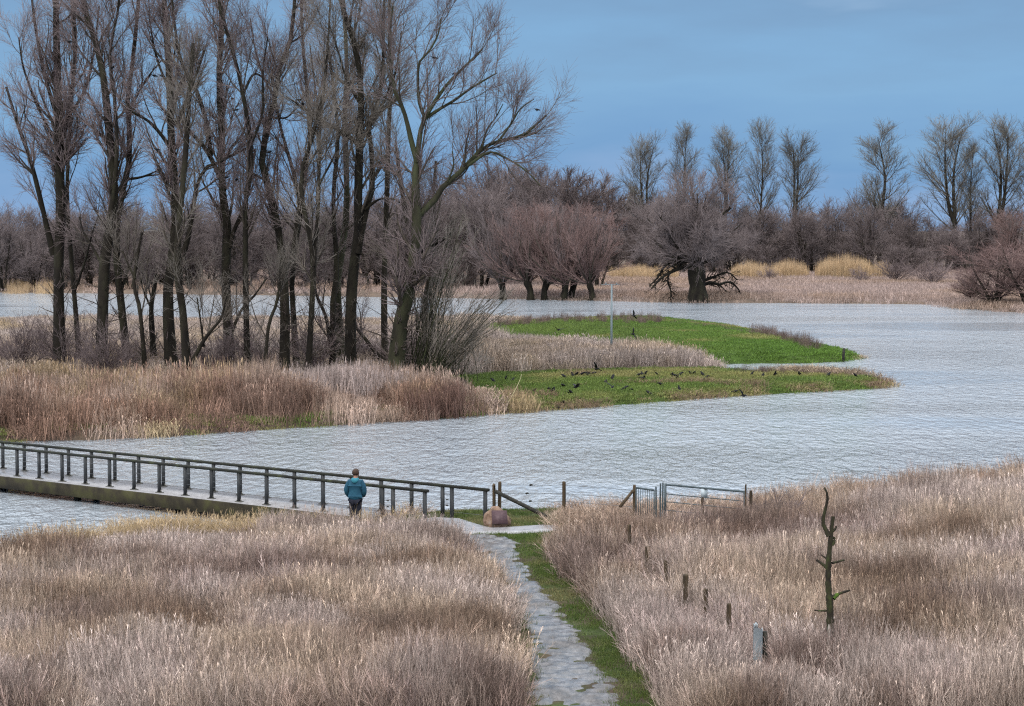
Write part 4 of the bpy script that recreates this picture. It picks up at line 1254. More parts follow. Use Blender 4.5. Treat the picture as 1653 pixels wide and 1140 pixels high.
for j, (x_, d, top, wd, lab) in enumerate((
    (1046, 392, 226, .95, 'open-crowned bare poplar standing apart at the start of the poplar row'),
    (1105, 392, 214, .80, 'bare poplar with a dense upright head directly behind the great willow'),
    (1168, 394, 216, .90, 'bare poplar rising past the great willow crown on the golden reed side'),
    (1228, 392, 208, .75, 'narrow twin-stemmed bare poplar between two denser poplars'),
    (1281, 390, 222, .95, 'broad bare poplar behind the thicket above the first golden reeds'),
    (1419, 388, 212, 1.15, 'solitary wide-spreading bare poplar over the largest golden reed stand'),
    (1540, 380, 198, 1.10, 'tallest bare poplar of the clump over the russet willows'),
    (1566, 384, 240, .80, 'lower slim bare poplar tucked into the clump over the russet willows'),
    (1610, 382, 200, 1.05, 'bare poplar behind the shoreline bend beside the tallest one'),
    (1668, 386, 206, .95, 'bare poplar farthest along the row past the shoreline bend'))):
    s = scale_to(top, d, 28.6)
    put_tree('poplar', POPLAR[(j * 3 + 1) % 6 if x_ != 1419 else 2], far_spot(x_, d), s, j * 1.1, lab, 'poplar', 'poplars on the far bank', s * wd * 1.22)

# ------------------------------------------------------------------ footbridge
DZ = .60
def on_line(A, B, px):
    lo, hi = -2.0, 3.0
    for _ in range(60):
        md = (lo + hi) / 2
        if to_px(A + (B - A) * md)[0] < px:
            lo = md
        else:
            hi = md
    return A + (B - A) * lo
N0, N1 = at(28, 769, DZ), at(686, 845, DZ)
F0, F1 = at(39.6, 760.6, DZ), at(783.4, 843, DZ)
bu = norm((N1 - N0) / 2 + (F1 - F0) / 2)
bn = np.array([-bu[1], bu[0], 0])             # across, away from the camera
bridge = thing('footbridge', (N0 + F0) / 2, 'low flat footbridge with dark mossy railings over the flood water', 'bridge')
Wd = float((F0 - N0) @ bn)
Nl = N0 - bu * 9                              # runs on past the picture
Fl = Nl + bn * Wd
edge = .32
end_n, end_f = N1 - bu * .9, N1 + bu * .3 + bn * Wd
Ld = float((on_line(N0, N1, 622) - Nl) @ bu)
MB().bar(Nl + bn * Wd / 2 - np.array([0, 0, .05]), Nl + bu * Ld + bn * Wd / 2 - np.array([0, 0, .05]), Wd + 2 * edge - .10, .10).build('deck', 'wet_concrete', bridge)
for s_, nm in ((-edge, 'edge_beam'), (Wd + edge, 'edge_beam')):
    MB().bar(Nl + bn * s_ - np.array([0, 0, .215]), Nl + bu * Ld + bn * s_ - np.array([0, 0, .215]), .10, .42, chamfer=.015).build(nm, 'beam_mossy', bridge)
for q in np.arange(2.0, Ld, 5.0):
    for s_ in (.15, Wd - .15):
        p = Nl + bu * q + bn * s_
        MB().tube([p - np.array([0, 0, 1.2]), p - np.array([0, 0, .12])], .13, 8).build('pile', 'wood_dark', bridge)
    p = Nl + bu * q
    MB().bar(p + bn * -.2 - np.array([0, 0, .22]), p + bn * (Wd + .2) - np.array([0, 0, .22]), .18, .2).build('crossbeam', 'wood_dark', bridge)
near_px = [28, 63.5, 100.6, 138.2, 177.2, 216.6, 257.4, 299.2, 341.6, 386, 430.4, 475.5, 521.8, 570, 617.6, 634.6, 685.8]
far_px = [39.6, 74.9, 111, 148, 185.7, 224.3, 263.9, 304.2, 345, 388, 431, 475.5, 521.4, 568, 615.5, 664.5, 714.5, 729.5, 783.4]
def railing(A, B, pxs, n_foot):
    span = on_line(A, B, pxs[1]) - on_line(A, B, pxs[0])
    pos = [on_line(A, B, pxs[0]) - span * k for k in (5, 4, 3, 2, 1)] + [on_line(A, B, p) for p in pxs]
    for k, p in enumerate(pos):
        top = p + np.array([0, 0, .93])
        b_ = p + np.array([0, 0, -.25 if k >= n_foot + 5 else 0])
        po = MB().bar(b_, top, .11, .09, up=bn, chamfer=.012).build('post', 'post_dark', bridge)
        if k < n_foot + 5:
            ft = MB()
            ft.bar(p + bu * -.13 + np.array([0, 0, .012]), p + bu * .13 + np.array([0, 0, .012]), .15, .024)
            for s_ in (-1, 1):
                a0 = p + bu * s_ * .055
                v = [a0 + bn * w_ + np.array([0, 0, z_]) + bu * s_ * q_ for w_ in (-.012, .012) for q_, z_ in ((0, .024), (.065, .024), (0, .11))]
                ft.add(v, [(0, 1, 2), (5, 4, 3), (0, 3, 4, 1), (1, 4, 5, 2), (2, 5, 3, 0)])
            fo = ft.build('base_plate', 'footing', po)
    e0, e1 = pos[0] + np.array([0, 0, .975]), pos[-1] + bu * .12 + np.array([0, 0, .975])
    MB().bar(e0, e1, .13, .085, chamfer=.02).build('handrail', 'rail_mossy', bridge)
    for z_ in (.2, .38, .56, .74):
        MB().tube([pos[0] + np.array([0, 0, z_]), pos[-1] + np.array([0, 0, z_])], .004, 4).build('wire', 'wire', bridge)
    # wire tensioners at the joint
    for z_ in (.38, .56):
        p = (pos[-2] + pos[-3]) / 2 + np.array([0, 0, z_])
        MB().tube([p - bu * .05, p - bu * .02, p + bu * .02, p + bu * .05], [.008, .022, .022, .008], 6).build('tensioner', 'wood_dark', bridge)
railing(N0, N1, near_px, 15)
railing(F0, F1, far_px, 17)

# ------------------------------------------------------------------ boulder with plaque
def boulder():
    root = at(802, 850, .6)
    o = thing('memorial_boulder', root, 'rough reddish boulder with a dark plaque on its sloping face', 'boulder')
    import bmesh
    bm = bmesh.new()
    bmesh.ops.create_icosphere(bm, subdivisions=4, radius=1)
    for v in bm.verts:
        c = v.co
        n = fbm(c.x * 1.0 + 4, c.y + c.z * 1.7 + 9, .8, 3) - .5
        n2 = vnoise(c.x * 1.0 + 2, c.y + c.z + 3, .22, 5) - .5
        k = 1 + float(n) * .45 + float(n2) * .07
        x, y, z = c.x * .345 * k * (1 - .18 * max(c.z, 0)), c.y * .33 * k, c.z * .40 * k + .12 - .10 * c.x * max(c.z, 0)
        v.co = (x, y, max(z, -.1))
    me = bpy.data.meshes.new('stone')
    bm.to_mesh(me)
    bm.free()
    for p in me.polygons:
        p.use_smooth = True
    me.materials.append(M['boulder'])
    link('stone', me, o)
    # sloping plaque facing the path
    w, hgt, th = .40, .36, .045
    pm = MB()
    up = norm(np.array([0, .5, .86]))
    nr = norm(np.array([0, -.86, .5]))
    c = np.array([.085, -.325, .275])
    sx = np.array([1., .05, 0])
    vv = []
    for z_ in (0, th):
        for a_, b_ in ((-w / 2, -hgt / 2), (w / 2, -hgt / 2), (w / 2 - .03, hgt / 2), (-w / 2 - .02, hgt / 2)):
            vv.append(c + sx * a_ + up * b_ + nr * z_)
    pm.add(vv, [(3, 2, 1, 0), (4, 5, 6, 7), (0, 1, 5, 4), (1, 2, 6, 5), (2, 3, 7, 6), (3, 0, 4, 7)])
    pl_ = link('plaque', pm.mesh('plaque', 'plaque'), o)
    pl_['label'] = 'dark purplish flat plaque'
    o.scale = (1.15, 1.15, 1.15)
boulder()

# ------------------------------------------------------------------ fences and gates
def wood_post(px, top_y, d, wpx, name='post', parent=None, lean=0.0, depth=.3, mat='wood_weathered'):
    t_ = atd(px, top_y, d)
    gz = float(h_near(np.array([t_[0]]), np.array([d]))[0])
    w = wpx * d / FPX / 2
    b_ = np.array([t_[0] - lean, d, gz - depth])
    mb = MB()
    g = np.random.default_rng(int(px))
    prof = np.array([w * 1.05, w * 1.0, w * .98, w * .96, w * .82])
    mb.tube(np.array([b_, b_ * .66 + t_ * .34, b_ * .3 + t_ * .7, t_ - np.array([0, 0, .03]), t_]) + g.normal(0, .004, (5, 3)), prof, 9)
    return mb, np.array([b_[0], d, gz]), t_
def fence_by_bridge():
    d = 60.6
    root = atd(806, 830, d)
    root[2] = float(h_near(root[:1], root[1:2])[0])
    o = thing('wire_fence', root, 'wire fence with wooden posts and a slanting brace beside the boulder', 'fence')
    tops = {}
    for px, ty, dd, w in ((797.5, 782, d, 5.6), (806.5, 778, d + .35, 6.0), (910.5, 778, d - .2, 6.2)):
        mb, _, t_ = wood_post(px, ty, dd, w)
        mb.build('post', 'wood_weathered', o, True)
        tops[px] = t_
    MB().tube([atd(800, 793.5, d - .12), atd(882, 834, d - 1.4)], .062, 9).build('brace', 'wood_dark', o, True)
    a_, b_, c_ = tops[806.5], tops[910.5], atd(1024, 786, 58.0)
    for k, z_ in enumerate((.10, .36, .60)):
        off = np.array([0, 0, -z_])
        MB().tube([a_ + off, b_ + off], .006, 4).build('wire', 'wire', o)
        MB().tube([b_ + off, c_ + off], .006, 4).build('wire', 'wire', o)
        p = a_ + (b_ - a_) * (.49, .43, .48)[k] + off
        MB().tube([p - np.array([.06, 0, 0]), p - np.array([.02, 0, .0]), p + np.array([.02, 0, 0.01]), p + np.array([.06, 0, .0])], [.01, .035, .028, .01], 6).build('tensioner', 'wood_dark', o)
fence_by_bridge()
def gates():
    d0, d1 = 57.6, 55.9
    # kissing gate
    root = atd(1040, 850, 58.0)
    root[2] = float(h_near(root[:1], root[1:2])[0])
    o = thing('small_gate', root, 'narrow metal gate with upright bars hung on a braced wooden post', 'gate')
    mb, _, tp = wood_post(1024, 783, 58.0, 5.2)
    mb.build('post', 'wood_weathered', o, True)
    MB().tube([atd(1022, 792, 57.95), atd(1001, 818, 57.6)], .045, 8).build('brace', 'wood_weathered', o, True)
    A, B = atd(1027, 787.5, 57.9), atd(1056, 791.5, 57.7)
    MB().tube([A, B], .028, 8).build('top_rail', 'gate_metal', o, True)
    dn = np.array([0, 0, -1.0])
    MB().tube([A + dn * .95, B + dn * .95], .022, 8).build('bottom_rail', 'gate_metal', o, True)
    for k in range(9):
        p = A + (B - A) * k / 8
        MB().tube([p, p + dn * .95], .011 if 0 < k < 8 else .022, 6).build('bar', 'gate_metal', o, True)
    for px, ty in ((1059, 786), (1066, 780), (1070, 779)):
        mb, _, t_ = wood_post(px, ty, 57.7, 2.8)
        mb.build('metal_post', 'gate_metal', o, True)
    # field gate
    root = atd(1136, 850, 56.8)
    root[2] = float(h_near(root[:1], root[1:2])[0])
    o = thing('field_gate', root, 'wide tubular metal field gate standing above the weeds', 'gate')
    A, B = atd(1074, 782.5, 57.5), atd(1202, 794.0, 56.1)
    dn = np.array([0, 0, -1.0])
    for z_, r_ in ((0, .030), (.27, .014), (.5, .014), (.75, .014), (1.0, .022)):
        MB().tube([A + dn * z_, B + dn * z_], r_, 8).build('rail', 'gate_metal', o, True)
    for k in (0, 1):
        p = A + (B - A) * k
        MB().tube([p + dn * -.03, p + dn * 1.02], .036, 8).build('stile', 'gate_metal', o, True)
    p0, p1 = A + (B - A) * .46, A + (B - A) * .535
    MB().bar((p0 + p1) / 2 + dn * .02, (p0 + p1) / 2 + dn * .28, float(np.linalg.norm(p1 - p0)), .012, up=np.array([0., 1, 0])).build('latch_plate', 'galvanised', o)
    mb, _, t_ = wood_post(1134, 804, 56.75, 5.5)
    mb.build('stop_post', 'wood_weathered', o, True)
    for px, ty, w in ((1204, 782, 3.0), (1212, 792, 5.6)):
        mb, _, t_ = wood_post(px, ty, 56.0, w)
        mb.build('post', 'wood_weathered', o, True)
gates()
for k, (px, ty, by, w) in enumerate(((1016, 847, 900, 6), (1045, 882, 925, 8), (1074.5, 905, 950, 6.5), (1107, 928, 985, 9.5), (1139.5, 951, 1005, 8), (1177, 975, 1035, 8.5))):
    g0 = at(px, by + 28, .68)
    d = g0[1]
    mb, b_, t_ = wood_post(px, ty, d, w, lean=.03 * (1 if k % 2 else -1))
    o = link('fence_post', mesh_from('fence_post', np.concatenate(mb.v) - b_, mb.f, 'wood_weathered', True), None, b_)
    tag(o, ('weathered wooden stake sixth from the galvanised channel post, almost lost in reeds', 'weathered stake fifth from the galvanised channel post in the tall reeds', 'thin wooden stake fourth from the galvanised channel post in the reeds', 'thickest wooden stake, third from the galvanised channel post in the reeds', 'mossy wooden stake second from the galvanised channel post in the reeds', 'wooden stake next to the galvanised channel post in the reeds')[k], 'post', 'row of old fence stakes in the reeds')
def channel_post():
    g0 = at(1222, 1092, .75)
    d = g0[1]
    o = thing('channel_post', g0, 'pale galvanised steel channel post with a torn top in the reeds', 'post')
    mpp = d / FPX
    z0, z1 = -.2, (1092 - 1012) * mpp * 1.02
    w = .085
    mb = MB()
    prof = [(-w, -.05), (-w, .03), (-w + .012, .03), (-w + .012, -.038), (w - .012, -.038), (w - .012, .03), (w, .03), (w, -.05)]
    tops = [z1 + .05, z1 + .06, z1 + .06, z1 + .04, z1 - .08, z1 - .02, z1 - .02, z1 - .06]
    n = len(prof)
    v = [(x, y, z0) for x, y in prof] + [(x + .012, y, t_) for (x, y), t_ in zip(prof, tops)]
    f = [(i, (i + 1) % n, (i + 1) % n + n, i + n) for i in range(n)] + [tuple(range(2 * n - 1, n - 1, -1))]
    mb.add(v, f)
    link('channel', mb.mesh('channel', 'galvanised'), o)
    e_ = MB().tube([(-w + .03, -.05, z1 + .0), (-w + .035, -.05, z1 + .07), (-w + .05, -.052, z1 + .11), (-w + .07, -.05, z1 + .07), (-w + .075, -.05, z1 + .0)], .014, 6)
    link('eyelet', e_.mesh('eyelet', 'galvanised', True), o)
    st = MB().bar((w + .08, .06, z0), (w + .07, .07, z1 - .10), .09, .09, up=(0, 1, 0))
    link('wooden_stake', st.mesh('wooden_stake', 'wood_dark'), o)
channel_post()
def dead_tree():
    g0 = at(1338, 1092, .72)
    d = g0[1]
    o = thing('dead_tree', g0, 'mossy dead tree trunk with broken branch stubs standing in the reeds', 'dead tree')
    mpp = d / FPX
    g = np.random.default_rng(4)
    def limb(pts, w0, w1, m=16, lump=.10, sl=.2, flare=False):
        q = np.array([atd(x, y, d + sl * (x - pts[0][0]) * mpp) for x, y in pts]) - g0
        P = resample(q, m)
        kk = np.linspace(0, 1, m)
        r = (w0 * (1 - kk) + w1 * kk) * mpp / 2 * (1 + lump * g.normal(size=m) * .7)
        return P[None], r[None]
    P, r = limb([(1338, 1100), (1339, 1030), (1340, 985), (1337, 940), (1338, 900), (1341, 870), (1343, 848), (1345, 834)], 16.5, 6, 48, .16, 0)
    link('trunk', tube_mesh('trunk', [(P, r, 12)], 'deadwood'), o)
    for lab, pts, w0, w1 in ((0, [(1338, 866), (1332, 852), (1328, 842), (1333, 820), (1336, 805), (1335, 796), (1331, 787)], 8, 3), (0, [(1336, 918), (1328, 911), (1318, 904)], 5.5, 4), (0, [(1343, 909), (1352, 907), (1363, 904)], 4.5, 3), (0, [(1344, 964), (1356, 958), (1372, 953)], 7, 3), (0, [(1334, 986), (1322, 986), (1314, 985)], 4, 2), (0, [(1336, 903), (1330, 899), (1326, 896)], 3, 2), (0, [(1343, 880), (1347, 873), (1346, 867)], 6, 4), (0, [(1344, 858), (1349, 853), (1350, 849)], 5, 3)):
        P, r = limb(pts, w0, w1, 9, .1, .4 if pts[1][0] > 1338 else -.4)
        link('branch_stub', tube_mesh('branch_stub', [(P, r, 8)], 'deadwood'), o)
    # moss pad and a strip of bare wood
    P, r = limb([(1345, 966), (1349, 962), (1353, 959)], 8.5, 5, 6, .1, .4)
    mo = link('moss_pad', tube_mesh('moss_pad', [(P, r, 8)], 'moss_bright'), o)
    mo['label'] = 'bright green moss pad on the branch root'
    q = np.array([atd(x, y, d - .10) for x, y in ((1338, 1008), (1339, 1020), (1338, 1034), (1337, 1046))]) - g0
    P = resample(q, 6)[None]
    link('bare_wood', tube_mesh('bare_wood', [(P, np.array([[.01, .035, .04, .03, .025, .01]]), 7)], 'deadwood_bare'), o)
dead_tree()

# pole with cross arm on the island, small post at its tip, board on the far bank
def pole():
    p = at(987, 570, .75)
    d = p[1]
    p[2] = float(h_spit(p[:1], p[1:2])[0])
    o = thing('metal_pole', p, 'thin pale grey pole with a light cross arm on the green island', 'pole')
    H = atd(987, 459, d)[2] - p[2]
    link('shaft', MB().tube([(0, 0, -.3), (0, 0, H * .5), (0, 0, H)], [.085, .075, .06], 10).mesh('shaft', 'pole_grey', True), o)
    link('cross_arm', MB().tube([(-.72, 0, H - .03), (.55, 0, H - .03)], .016, 8).mesh('cross_arm', 'pole_grey', True), o)
    for x_, a_ in ((-.4, .22), (.35, .18)):
        link('insulator', MB().lathe((x_, 0, H - .02), [(.03, 0), (.05, .03), (.03, .06), (.05, .09), (.02, a_ * .6)], 10).mesh('insulator', 'pole_grey', True), o)
pole()
p = at(1361.5, 583, .05)
o = link('marker_post', MB().tube([(0, 0, -.4), (.0, 0, .4), (.03, 0, .85), (.045, 0, .92)], [.10, .10, .09, .04], 8).mesh('marker_post', 'wood_dark', True), None, p)
tag(o, 'short dark post standing at the green tip of the island', 'post')
def board():
    p = far_spot(43, 300)
    o = thing('notice_board', p, 'small white board on a pole before the far thicket', 'sign')
    z_ = atd(43, 425, 300)[2] - p[2]
    link('pole', MB().tube([(0, 0, -.2), (0, 0, z_ + .3)], .07, 8).mesh('pole', 'pole_grey', True), o)
    link('panel', MB().bar((0, -.09, z_ - .42), (0, -.09, z_ + .42), .78, .04, up=(0, 1, 0)).mesh('panel', 'sign_white'), o)
board()

# single bent pale stem at the spit's near shore
q = np.array([atd(x, y, 101.5) for x, y in ((815, 660), (825, 642), (834, 625), (840, 612), (842, 604))])
o = link('bent_stem', tube_mesh('bent_stem', [(resample(q - q[0], 9)[None], np.linspace(.03, .012, 9)[None], 6)], 'pale_stem'), None, q[0])
tag(o, 'single pale bent reed stem rising beside the grassy shore', 'reed')
# dark twiggy bush by the field gate
for px_, d_, s_, lab in ((1262, 57.0, .42, 'dark red-brown twiggy bush beyond the field gate post'), (1225, 57.2, .26, 'small twiggy bush against the field gate end post'), (1305, 57.5, .24, 'low twiggy bush between the gate bush and the dead trunk')):
    p = atd(px_, 820, d_)
    p[2] = float(h_near(p[:1], p[1:2])[0])
    put_tree('twiggy_bush', SHRUBS[int(px_) % 4], p, s_, px_, lab, 'bush')

# ------------------------------------------------------------------ birds
def loft(rings, n=10):
    """closed body through (centre, rx, rz) rings along y"""
    v, f = [], []
    for (c, rx, rz) in rings:
        for i in range(n):
            a_ = 2 * math.pi * i / n
            v.append((c[0] + rx * math.cos(a_), c[1], c[2] + rz * math.sin(a_)))
    for j in range(len(rings) - 1):
        for i in range(n):
            f.append((j * n + i, j * n + (i + 1) % n, (j + 1) * n + (i + 1) % n, (j + 1) * n + i))
    f += [tuple(range(n)), tuple(range(len(rings) * n - 1, (len(rings) - 1) * n - 1, -1))]
    return v, f
def crow_body(pitch=0.0):
    r = [((0, -.27, .16), .004, .004), ((0, -.22, .17), .014, .014), ((0, -.19, .185), .032, .034), ((0, -.15, .19), .042, .044), ((0, -.11, .17), .045, .05), ((0, -.05, .14), .07, .075), ((0, .03, .12), .078, .08), ((0, .10, .105), .06, .06), ((0, .16, .095), .04, .028), ((0, .27, .08), .045, .010), ((0, .30, .075), .035, .006)]
    mb = MB().add(*loft(r))
    return mb
def standing_crow():
    mb = crow_body()
    for s_ in (-1, 1):
        mb.tube([(s_ * .03, .02, .07), (s_ * .032, .0, .03), (s_ * .032, -.01, -.01)], [.012, .006, .005], 5)
        mb.tube([(s_ * .075, -.07, .15), (s_ * .085, .03, .125), (s_ * .045, .17, .10)], [.02, .035, .008], 6)
    return mb.mesh('crow', 'crow_black', True)
def flying_crow():
    mb = crow_body()
    for s_ in (-1, 1):
        w_ = [(s_ * .05, -.08, .15), (s_ * .28, -.12, .27), (s_ * .50, -.02, .33), (s_ * .52, .06, .325), (s_ * .40, .10, .29), (s_ * .25, .10, .24), (s_ * .05, .10, .13)]
        top = [(x, y, z + .008) for x, y, z in w_]
        n = len(w_)
        mb.add(w_ + top, [tuple(range(n - 1, -1, -1)), tuple(range(n, 2 * n))] + [(i, (i + 1) % n, (i + 1) % n + n, i + n) for i in range(n)])
    return mb.mesh('crow', 'crow_black', True)
ST, FL = standing_crow(), flying_crow()
gb = np.random.default_rng(21)
SPIT_CROWS = [(910, 608), (923, 606), (931, 605), (940, 604), (946, 603), (950, 605), (958, 603), (990, 608), (989, 611), (978, 617), (1031, 607), (1036, 605), (1043, 605), (1040, 611), (1037, 612), (1060, 606), (1085, 607), (1090, 608), (1099, 607), (1094, 611), (1114, 606), (1121, 605), (1133, 607), (1134, 616), (1141, 612), (1066, 622), (1019, 631), (1010, 628), (1047, 633), (1047, 641), (1062, 639), (909, 623), (894, 628), (886, 628), (892, 632), (864, 632), (884, 655), (887, 654), (901, 646), (909, 644), (916, 635), (921, 635), (998, 645), (1010, 648), (1030, 648), (913, 656), (928, 655), (795, 615), (818, 611), (828, 613), (1145, 634), (1095, 628), (1170, 628), (1186, 625), (1215, 606), (1232, 608), (1252, 607), (1290, 606), (1338, 607), (1380, 608)]
for x_, y_ in SPIT_CROWS:
    p = at(x_, y_ + 2, .42)
    p[2] = float(h_spit(p[:1], p[1:2])[0]) + .03
    o = link('crow', ST, None, p)
    o.rotation_euler = (gb.uniform(-.75, .15), 0, gb.uniform(0, 6.28))
    s_ = gb.uniform(.85, 1.05)
    o.scale = (s_, s_, s_)
    tag(o, 'black crow on the near spit ' + ('among the scattered birds close to the grove end' if x_ < 880 else 'at the foot of the pink reed band' if y_ < 613 and x_ < 1160 else 'along the inlet side of its weedy tip' if x_ >= 1160 else 'on the grass nearer the open water'), 'crow', 'crows on the near spit')
for x_, y_ in ((1006, 564), (1065, 576), (1058, 563), (1165, 581), (1215, 581), (1233, 581), (1261, 583), (1278, 580), (1292, 580), (935, 553)):
    p = at(x_, y_ + 2, .5)
    p[2] = float(h_spit(p[:1], p[1:2])[0]) + .03
    o = link('crow', ST, None, p)
    o.rotation_euler = (gb.uniform(-.8, .1), 0, gb.uniform(0, 6.28))
    o.scale = (1.25, 1.25, 1.25)
    tag(o, 'black crow standing on the green island hill', 'crow', 'crows on the island')
for k, (x_, y_, d, rz, roll, lab) in enumerate(((1022, 511, 160, .9, 1.0, 'black crow gliding wings-wide over the water behind the island'), (1020, 540, 140, 2.4, -1.2, 'black crow banking low beside the pale pole'), (901, 535, 140, .4, .2, 'black crow flying over the island reeds'), (962, 598, 118, .8, .7, 'black crow rising in front of the reed band'), (930, 628, 104, 1.9, .1, 'black crow skimming over the near spit grass'), (988, 628, 104, 2.8, -.2, 'black crow fluttering down onto the near spit'), (1199, 642, 98, .5, .5, 'black crow flapping at the water edge of the spit'))):
    o = link('flying_crow', FL, None, atd(x_, y_, d))
    o.rotation_euler = (.1, roll, rz)
    o.scale = (.85, .85, .85)
    tag(o, lab, 'crow')
for x_, y_ in ((112, 70), (182, 112), (248, 125), (260, 125), (252, 244), (367, 289), (382, 293), (375, 162), (383, 180), (484, 164), (489, 171), (703, 185), (735, 122), (866, 180), (436, 248), (700, 96)):
    o = link('perched_crow', ST, None, atd(x_, y_, 114 + gb.uniform(-3, 3)))
    o.rotation_euler = (.5, 0, gb.uniform(0, 6.28))
    o.scale = (.85, .85, .85)
    tag(o, 'black bird perched high in the bare grove branches', 'bird', 'birds perched in the grove')

# ------------------------------------------------------------------ the walker
def skin_mesh(name, verts, edges, radii, mat, parent, sub=2):
    me = bpy.data.meshes.new(name)
    me.from_pydata([tuple(v) for v in verts], edges, [])
    me.materials.append(M[mat])
    o = link(name, me, parent)
    md = o.modifiers.new('skin', 'SKIN')
    md.use_smooth_shade = True
    for i, r in enumerate(radii):
        me.skin_vertices[0].data[i].radius = (r, r) if np.isscalar(r) else r
    me.skin_vertices[0].data[0].use_root = True
    sb = o.modifiers.new('sub', 'SUBSURF')
    sb.levels = sub
    sb.render_levels = sub
    return o
def walker():
    foot = at(574, 851, .58)
    foot[2] = float(h_near(foot[:1], foot[1:2])[0]) + .02
    o = thing('person', foot, 'person in a teal hooded jacket and dark trousers, hands in pockets, facing the water', 'person')
    # x right, y away from the camera, z up; the figure looks away, head turned a little to the right
    J = [(0, 0, .92), (0, .01, 1.10), (0, .02, 1.30), (0, .01, 1.46), (.005, .015, 1.53), (.012, .03, 1.60), (.014, .035, 1.68), (.012, .03, 1.745),
         (-.10, 0, .88), (-.10, .03, .48), (-.10, -.02, .09), (-.105, .12, .04),
         (.10, 0, .88), (.095, -.02, .48), (.10, -.08, .09), (.105, .06, .04),
         (-.15, .01, 1.385), (-.26, -.02, 1.15), (-.19, .12, .98), (-.13, .16, .94),
         (.15, .01, 1.385), (.26, -.02, 1.15), (.19, .12, .98), (.13, .16, .94)]
    E = [(0, 1), (1, 2), (2, 3), (3, 4), (4, 5), (5, 6), (6, 7), (0, 8), (8, 9), (9, 10), (10, 11), (0, 12), (12, 13), (13, 14), (14, 15), (3, 16), (16, 17), (17, 18), (18, 19), (3, 20), (20, 21), (21, 22), (22, 23)]
    rad = [(.11, .08), (.11, .08), (.12, .085), (.07, .055), .052, .075, .09, .05, .07, .05, .045, .035, .07, .05, .045, .035, .04, .035, .032, .03, .04, .035, .032, .03]
    skin_mesh('body', J, E, rad, 'skin', o)
    # jacket: back, shoulders, sleeves into the pockets
    J2 = [(0, .01, 1.14), (0, .02, 1.30), (0, .012, 1.41), (0, .012, 1.475), (0, .005, .99), (0, 0, .835), (-.165, .01, 1.40), (-.245, -.01, 1.28), (-.272, -.03, 1.14), (-.245, .06, 1.03), (-.18, .13, .965), (.165, .01, 1.40), (.245, -.01, 1.28), (.272, -.03, 1.14), (.245, .06, 1.03), (.18, .13, .965)]
    E2 = [(0, 1), (1, 2), (2, 3), (0, 4), (4, 5), (2, 6), (6, 7), (7, 8), (8, 9), (9, 10), (2, 11), (11, 12), (12, 13), (13, 14), (14, 15)]
    r2 = [(.215, .145), (.225, .15), (.18, .125), (.085, .085), (.215, .15), (.225, .16), .108, .094, .086, .076, .066, .108, .094, .086, .076, .066]
    skin_mesh('jacket', J2, E2, r2, 'jacket', o)
    # hood lying on the shoulders
    hd = MB()
    rings = []
    n = 14
    for (z_, rx, ry, y0) in ((1.525, .062, .062, .015), (1.545, .085, .082, .0), (1.515, .118, .105, -.012), (1.47, .125, .112, -.03), (1.42, .095, .085, -.055), (1.375, .045, .04, -.075)):
        rings.append([(rx * math.cos(2 * math.pi * i / n), y0 + ry * math.sin(2 * math.pi * i / n) - (.02 if math.sin(2 * math.pi * i / n) < 0 else 0), z_) for i in range(n)])
    v = [q for r_ in rings for q in r_]
    f = [(j * n + i, j * n + (i + 1) % n, (j + 1) * n + (i + 1) % n, (j + 1) * n + i) for j in range(len(rings) - 1) for i in range(n)] + [tuple(range(5 * n, 6 * n))]
    hd.add(v, f)
    ho = link('hood', hd.mesh('hood', 'hood_lining', True), o)
    sb = ho.modifiers.new('sub', 'SUBSURF')
    sb.levels = sb.render_levels = 1
    J3 = [(0, 0, .93), (-.09, 0, .85), (-.10, .03, .50), (-.10, -.015, .11), (.09, 0, .85), (.095, -.02, .50), (.10, -.07, .11)]
    skin_mesh('trousers', J3, [(0, 1), (1, 2), (2, 3), (0, 4), (4, 5), (5, 6)], [(.175, .13), .122, .094, .08, .122, .094, .08], 'trousers', o)
    for s_, y_ in ((-1, -.01), (1, -.07)):
        sh = MB()
        v, f = loft([((s_ * .10, y_ - .08, .045), .03, .03), ((s_ * .10, y_ - .05, .055), .045, .05), ((s_ * .10, y_ + .04, .055), .045, .05), ((s_ * .105, y_ + .13, .04), .05, .035), ((s_ * .108, y_ + .19, .03), .035, .025), ((s_ * .108, y_ + .205, .025), .012, .015)], 10)
        sh.add(v, f)
        link('shoe', sh.mesh('shoe', 'shoes', True), o)
    # hair, face
    import bmesh
    bm = bmesh.new()
    bmesh.ops.create_icosphere(bm, subdivisions=4, radius=1)
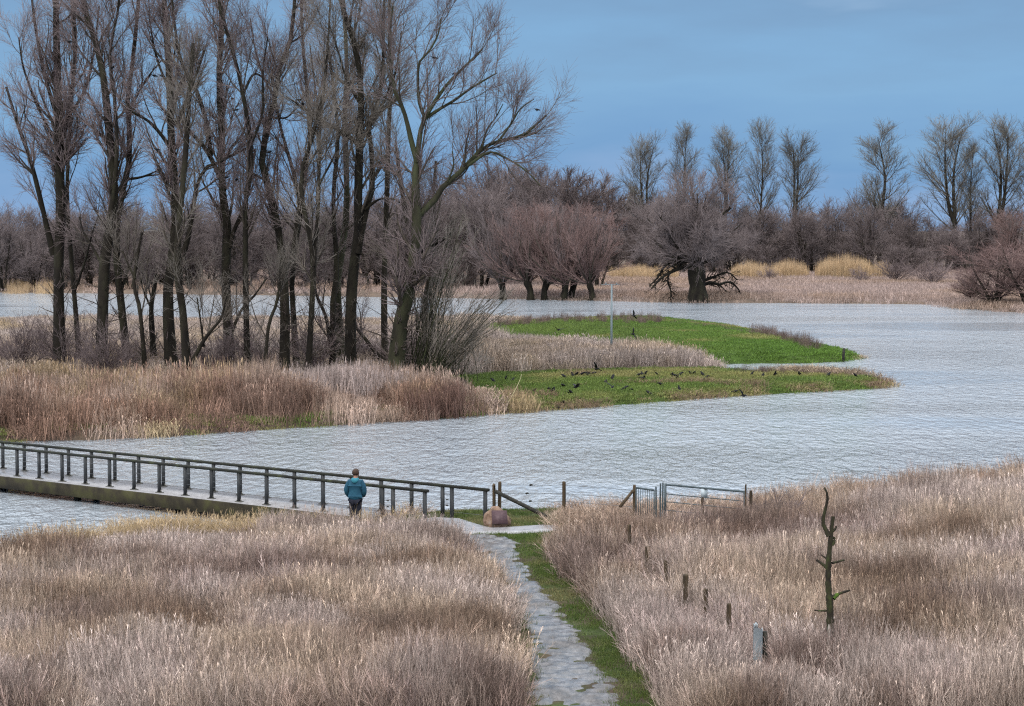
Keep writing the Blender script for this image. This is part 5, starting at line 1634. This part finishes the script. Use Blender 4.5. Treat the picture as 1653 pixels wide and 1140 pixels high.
    for q in bm.verts:
        c = q.co
        n_ = float(vnoise(c.x * 1.5 + 5, c.z * 1.2 + c.y * 2.4 + 5, .22, 2) - .5)
        k = 1 + n_ * .14
        x, y, z = c.x * .108 * k, c.y * .122 * k, c.z * .118 * k
        # open in front for the face (to the right and away)
        fr = (c.x * .55 + c.y * .83)
        if fr > .25 and c.z < .35:
            x, y, z = x * .72, y * .72, z
        if c.z < -.45:
            z = -.45 * .108 + (z + .45 * .108) * .5
        q.co = (x + .010, y + .022, z + 1.685)
    me = bpy.data.meshes.new('hair')
    bm.to_mesh(me)
    bm.free()
    for p_ in me.polygons:
        p_.use_smooth = True
    me.materials.append(M['hair'])
    link('hair', me, o)
    fc = MB()
    D = np.array([.55, .83, 0])
    Sd = np.array([.83, -.55, 0])
    c = np.array([.012, .03, 1.655])
    face = []
    for z_, dep, hw in ((.07, .098, .05), (.045, .102, .06), (.01, .104, .066), (-.03, .103, .062), (-.07, .098, .05), (-.10, .085, .032)):
        for s_ in (-1, -.5, 0, .5, 1):
            face.append(c + D * (dep * (1 - .35 * s_ * s_)) + Sd * s_ * hw + np.array([0, 0, z_]))
    ff = [(j * 5 + i, j * 5 + i + 1, (j + 1) * 5 + i + 1, (j + 1) * 5 + i) for j in range(5) for i in range(4)]
    fc.add(face, ff)
    fo = fc.build('face', 'skin', None, True)
    fo.parent = o
    ns = MB().tube([c + D * .10 + np.array([0, 0, .02]), c + D * .118 + np.array([0, 0, -.02]), c + D * .10 + np.array([0, 0, -.03])], [.008, .014, .008], 6)
    no_ = link('nose', ns.mesh('nose', 'skin', True), fo)
    for s_ in (-1, 1):
        ey = MB().lathe(c + D * .098 + Sd * s_ * .03 + np.array([0, 0, .015]), [(.003, -.008), (.009, -.004), (.009, .004), (.003, .008)], 8)
        link('eye', ey.mesh('eye', 'trousers', True), fo)
        er = MB().lathe(c + Sd * s_ * .088 + D * .01 + np.array([0, 0, -.01]), [(.006, -.03), (.014, -.015), (.016, .01), (.008, .03)], 8)
        link('ear', er.mesh('ear', 'skin', True), fo)
    mo = MB().bar(c + D * .094 - Sd * .02 + np.array([0, 0, -.058]), c + D * .094 + Sd * .02 + np.array([0, 0, -.058]), .012, .008)
    link('mouth', mo.mesh('mouth', 'plaque'), fo)
    o.rotation_euler = (0, 0, -.12)
    o.scale = (1.0, 1.0, 1.0)
walker()
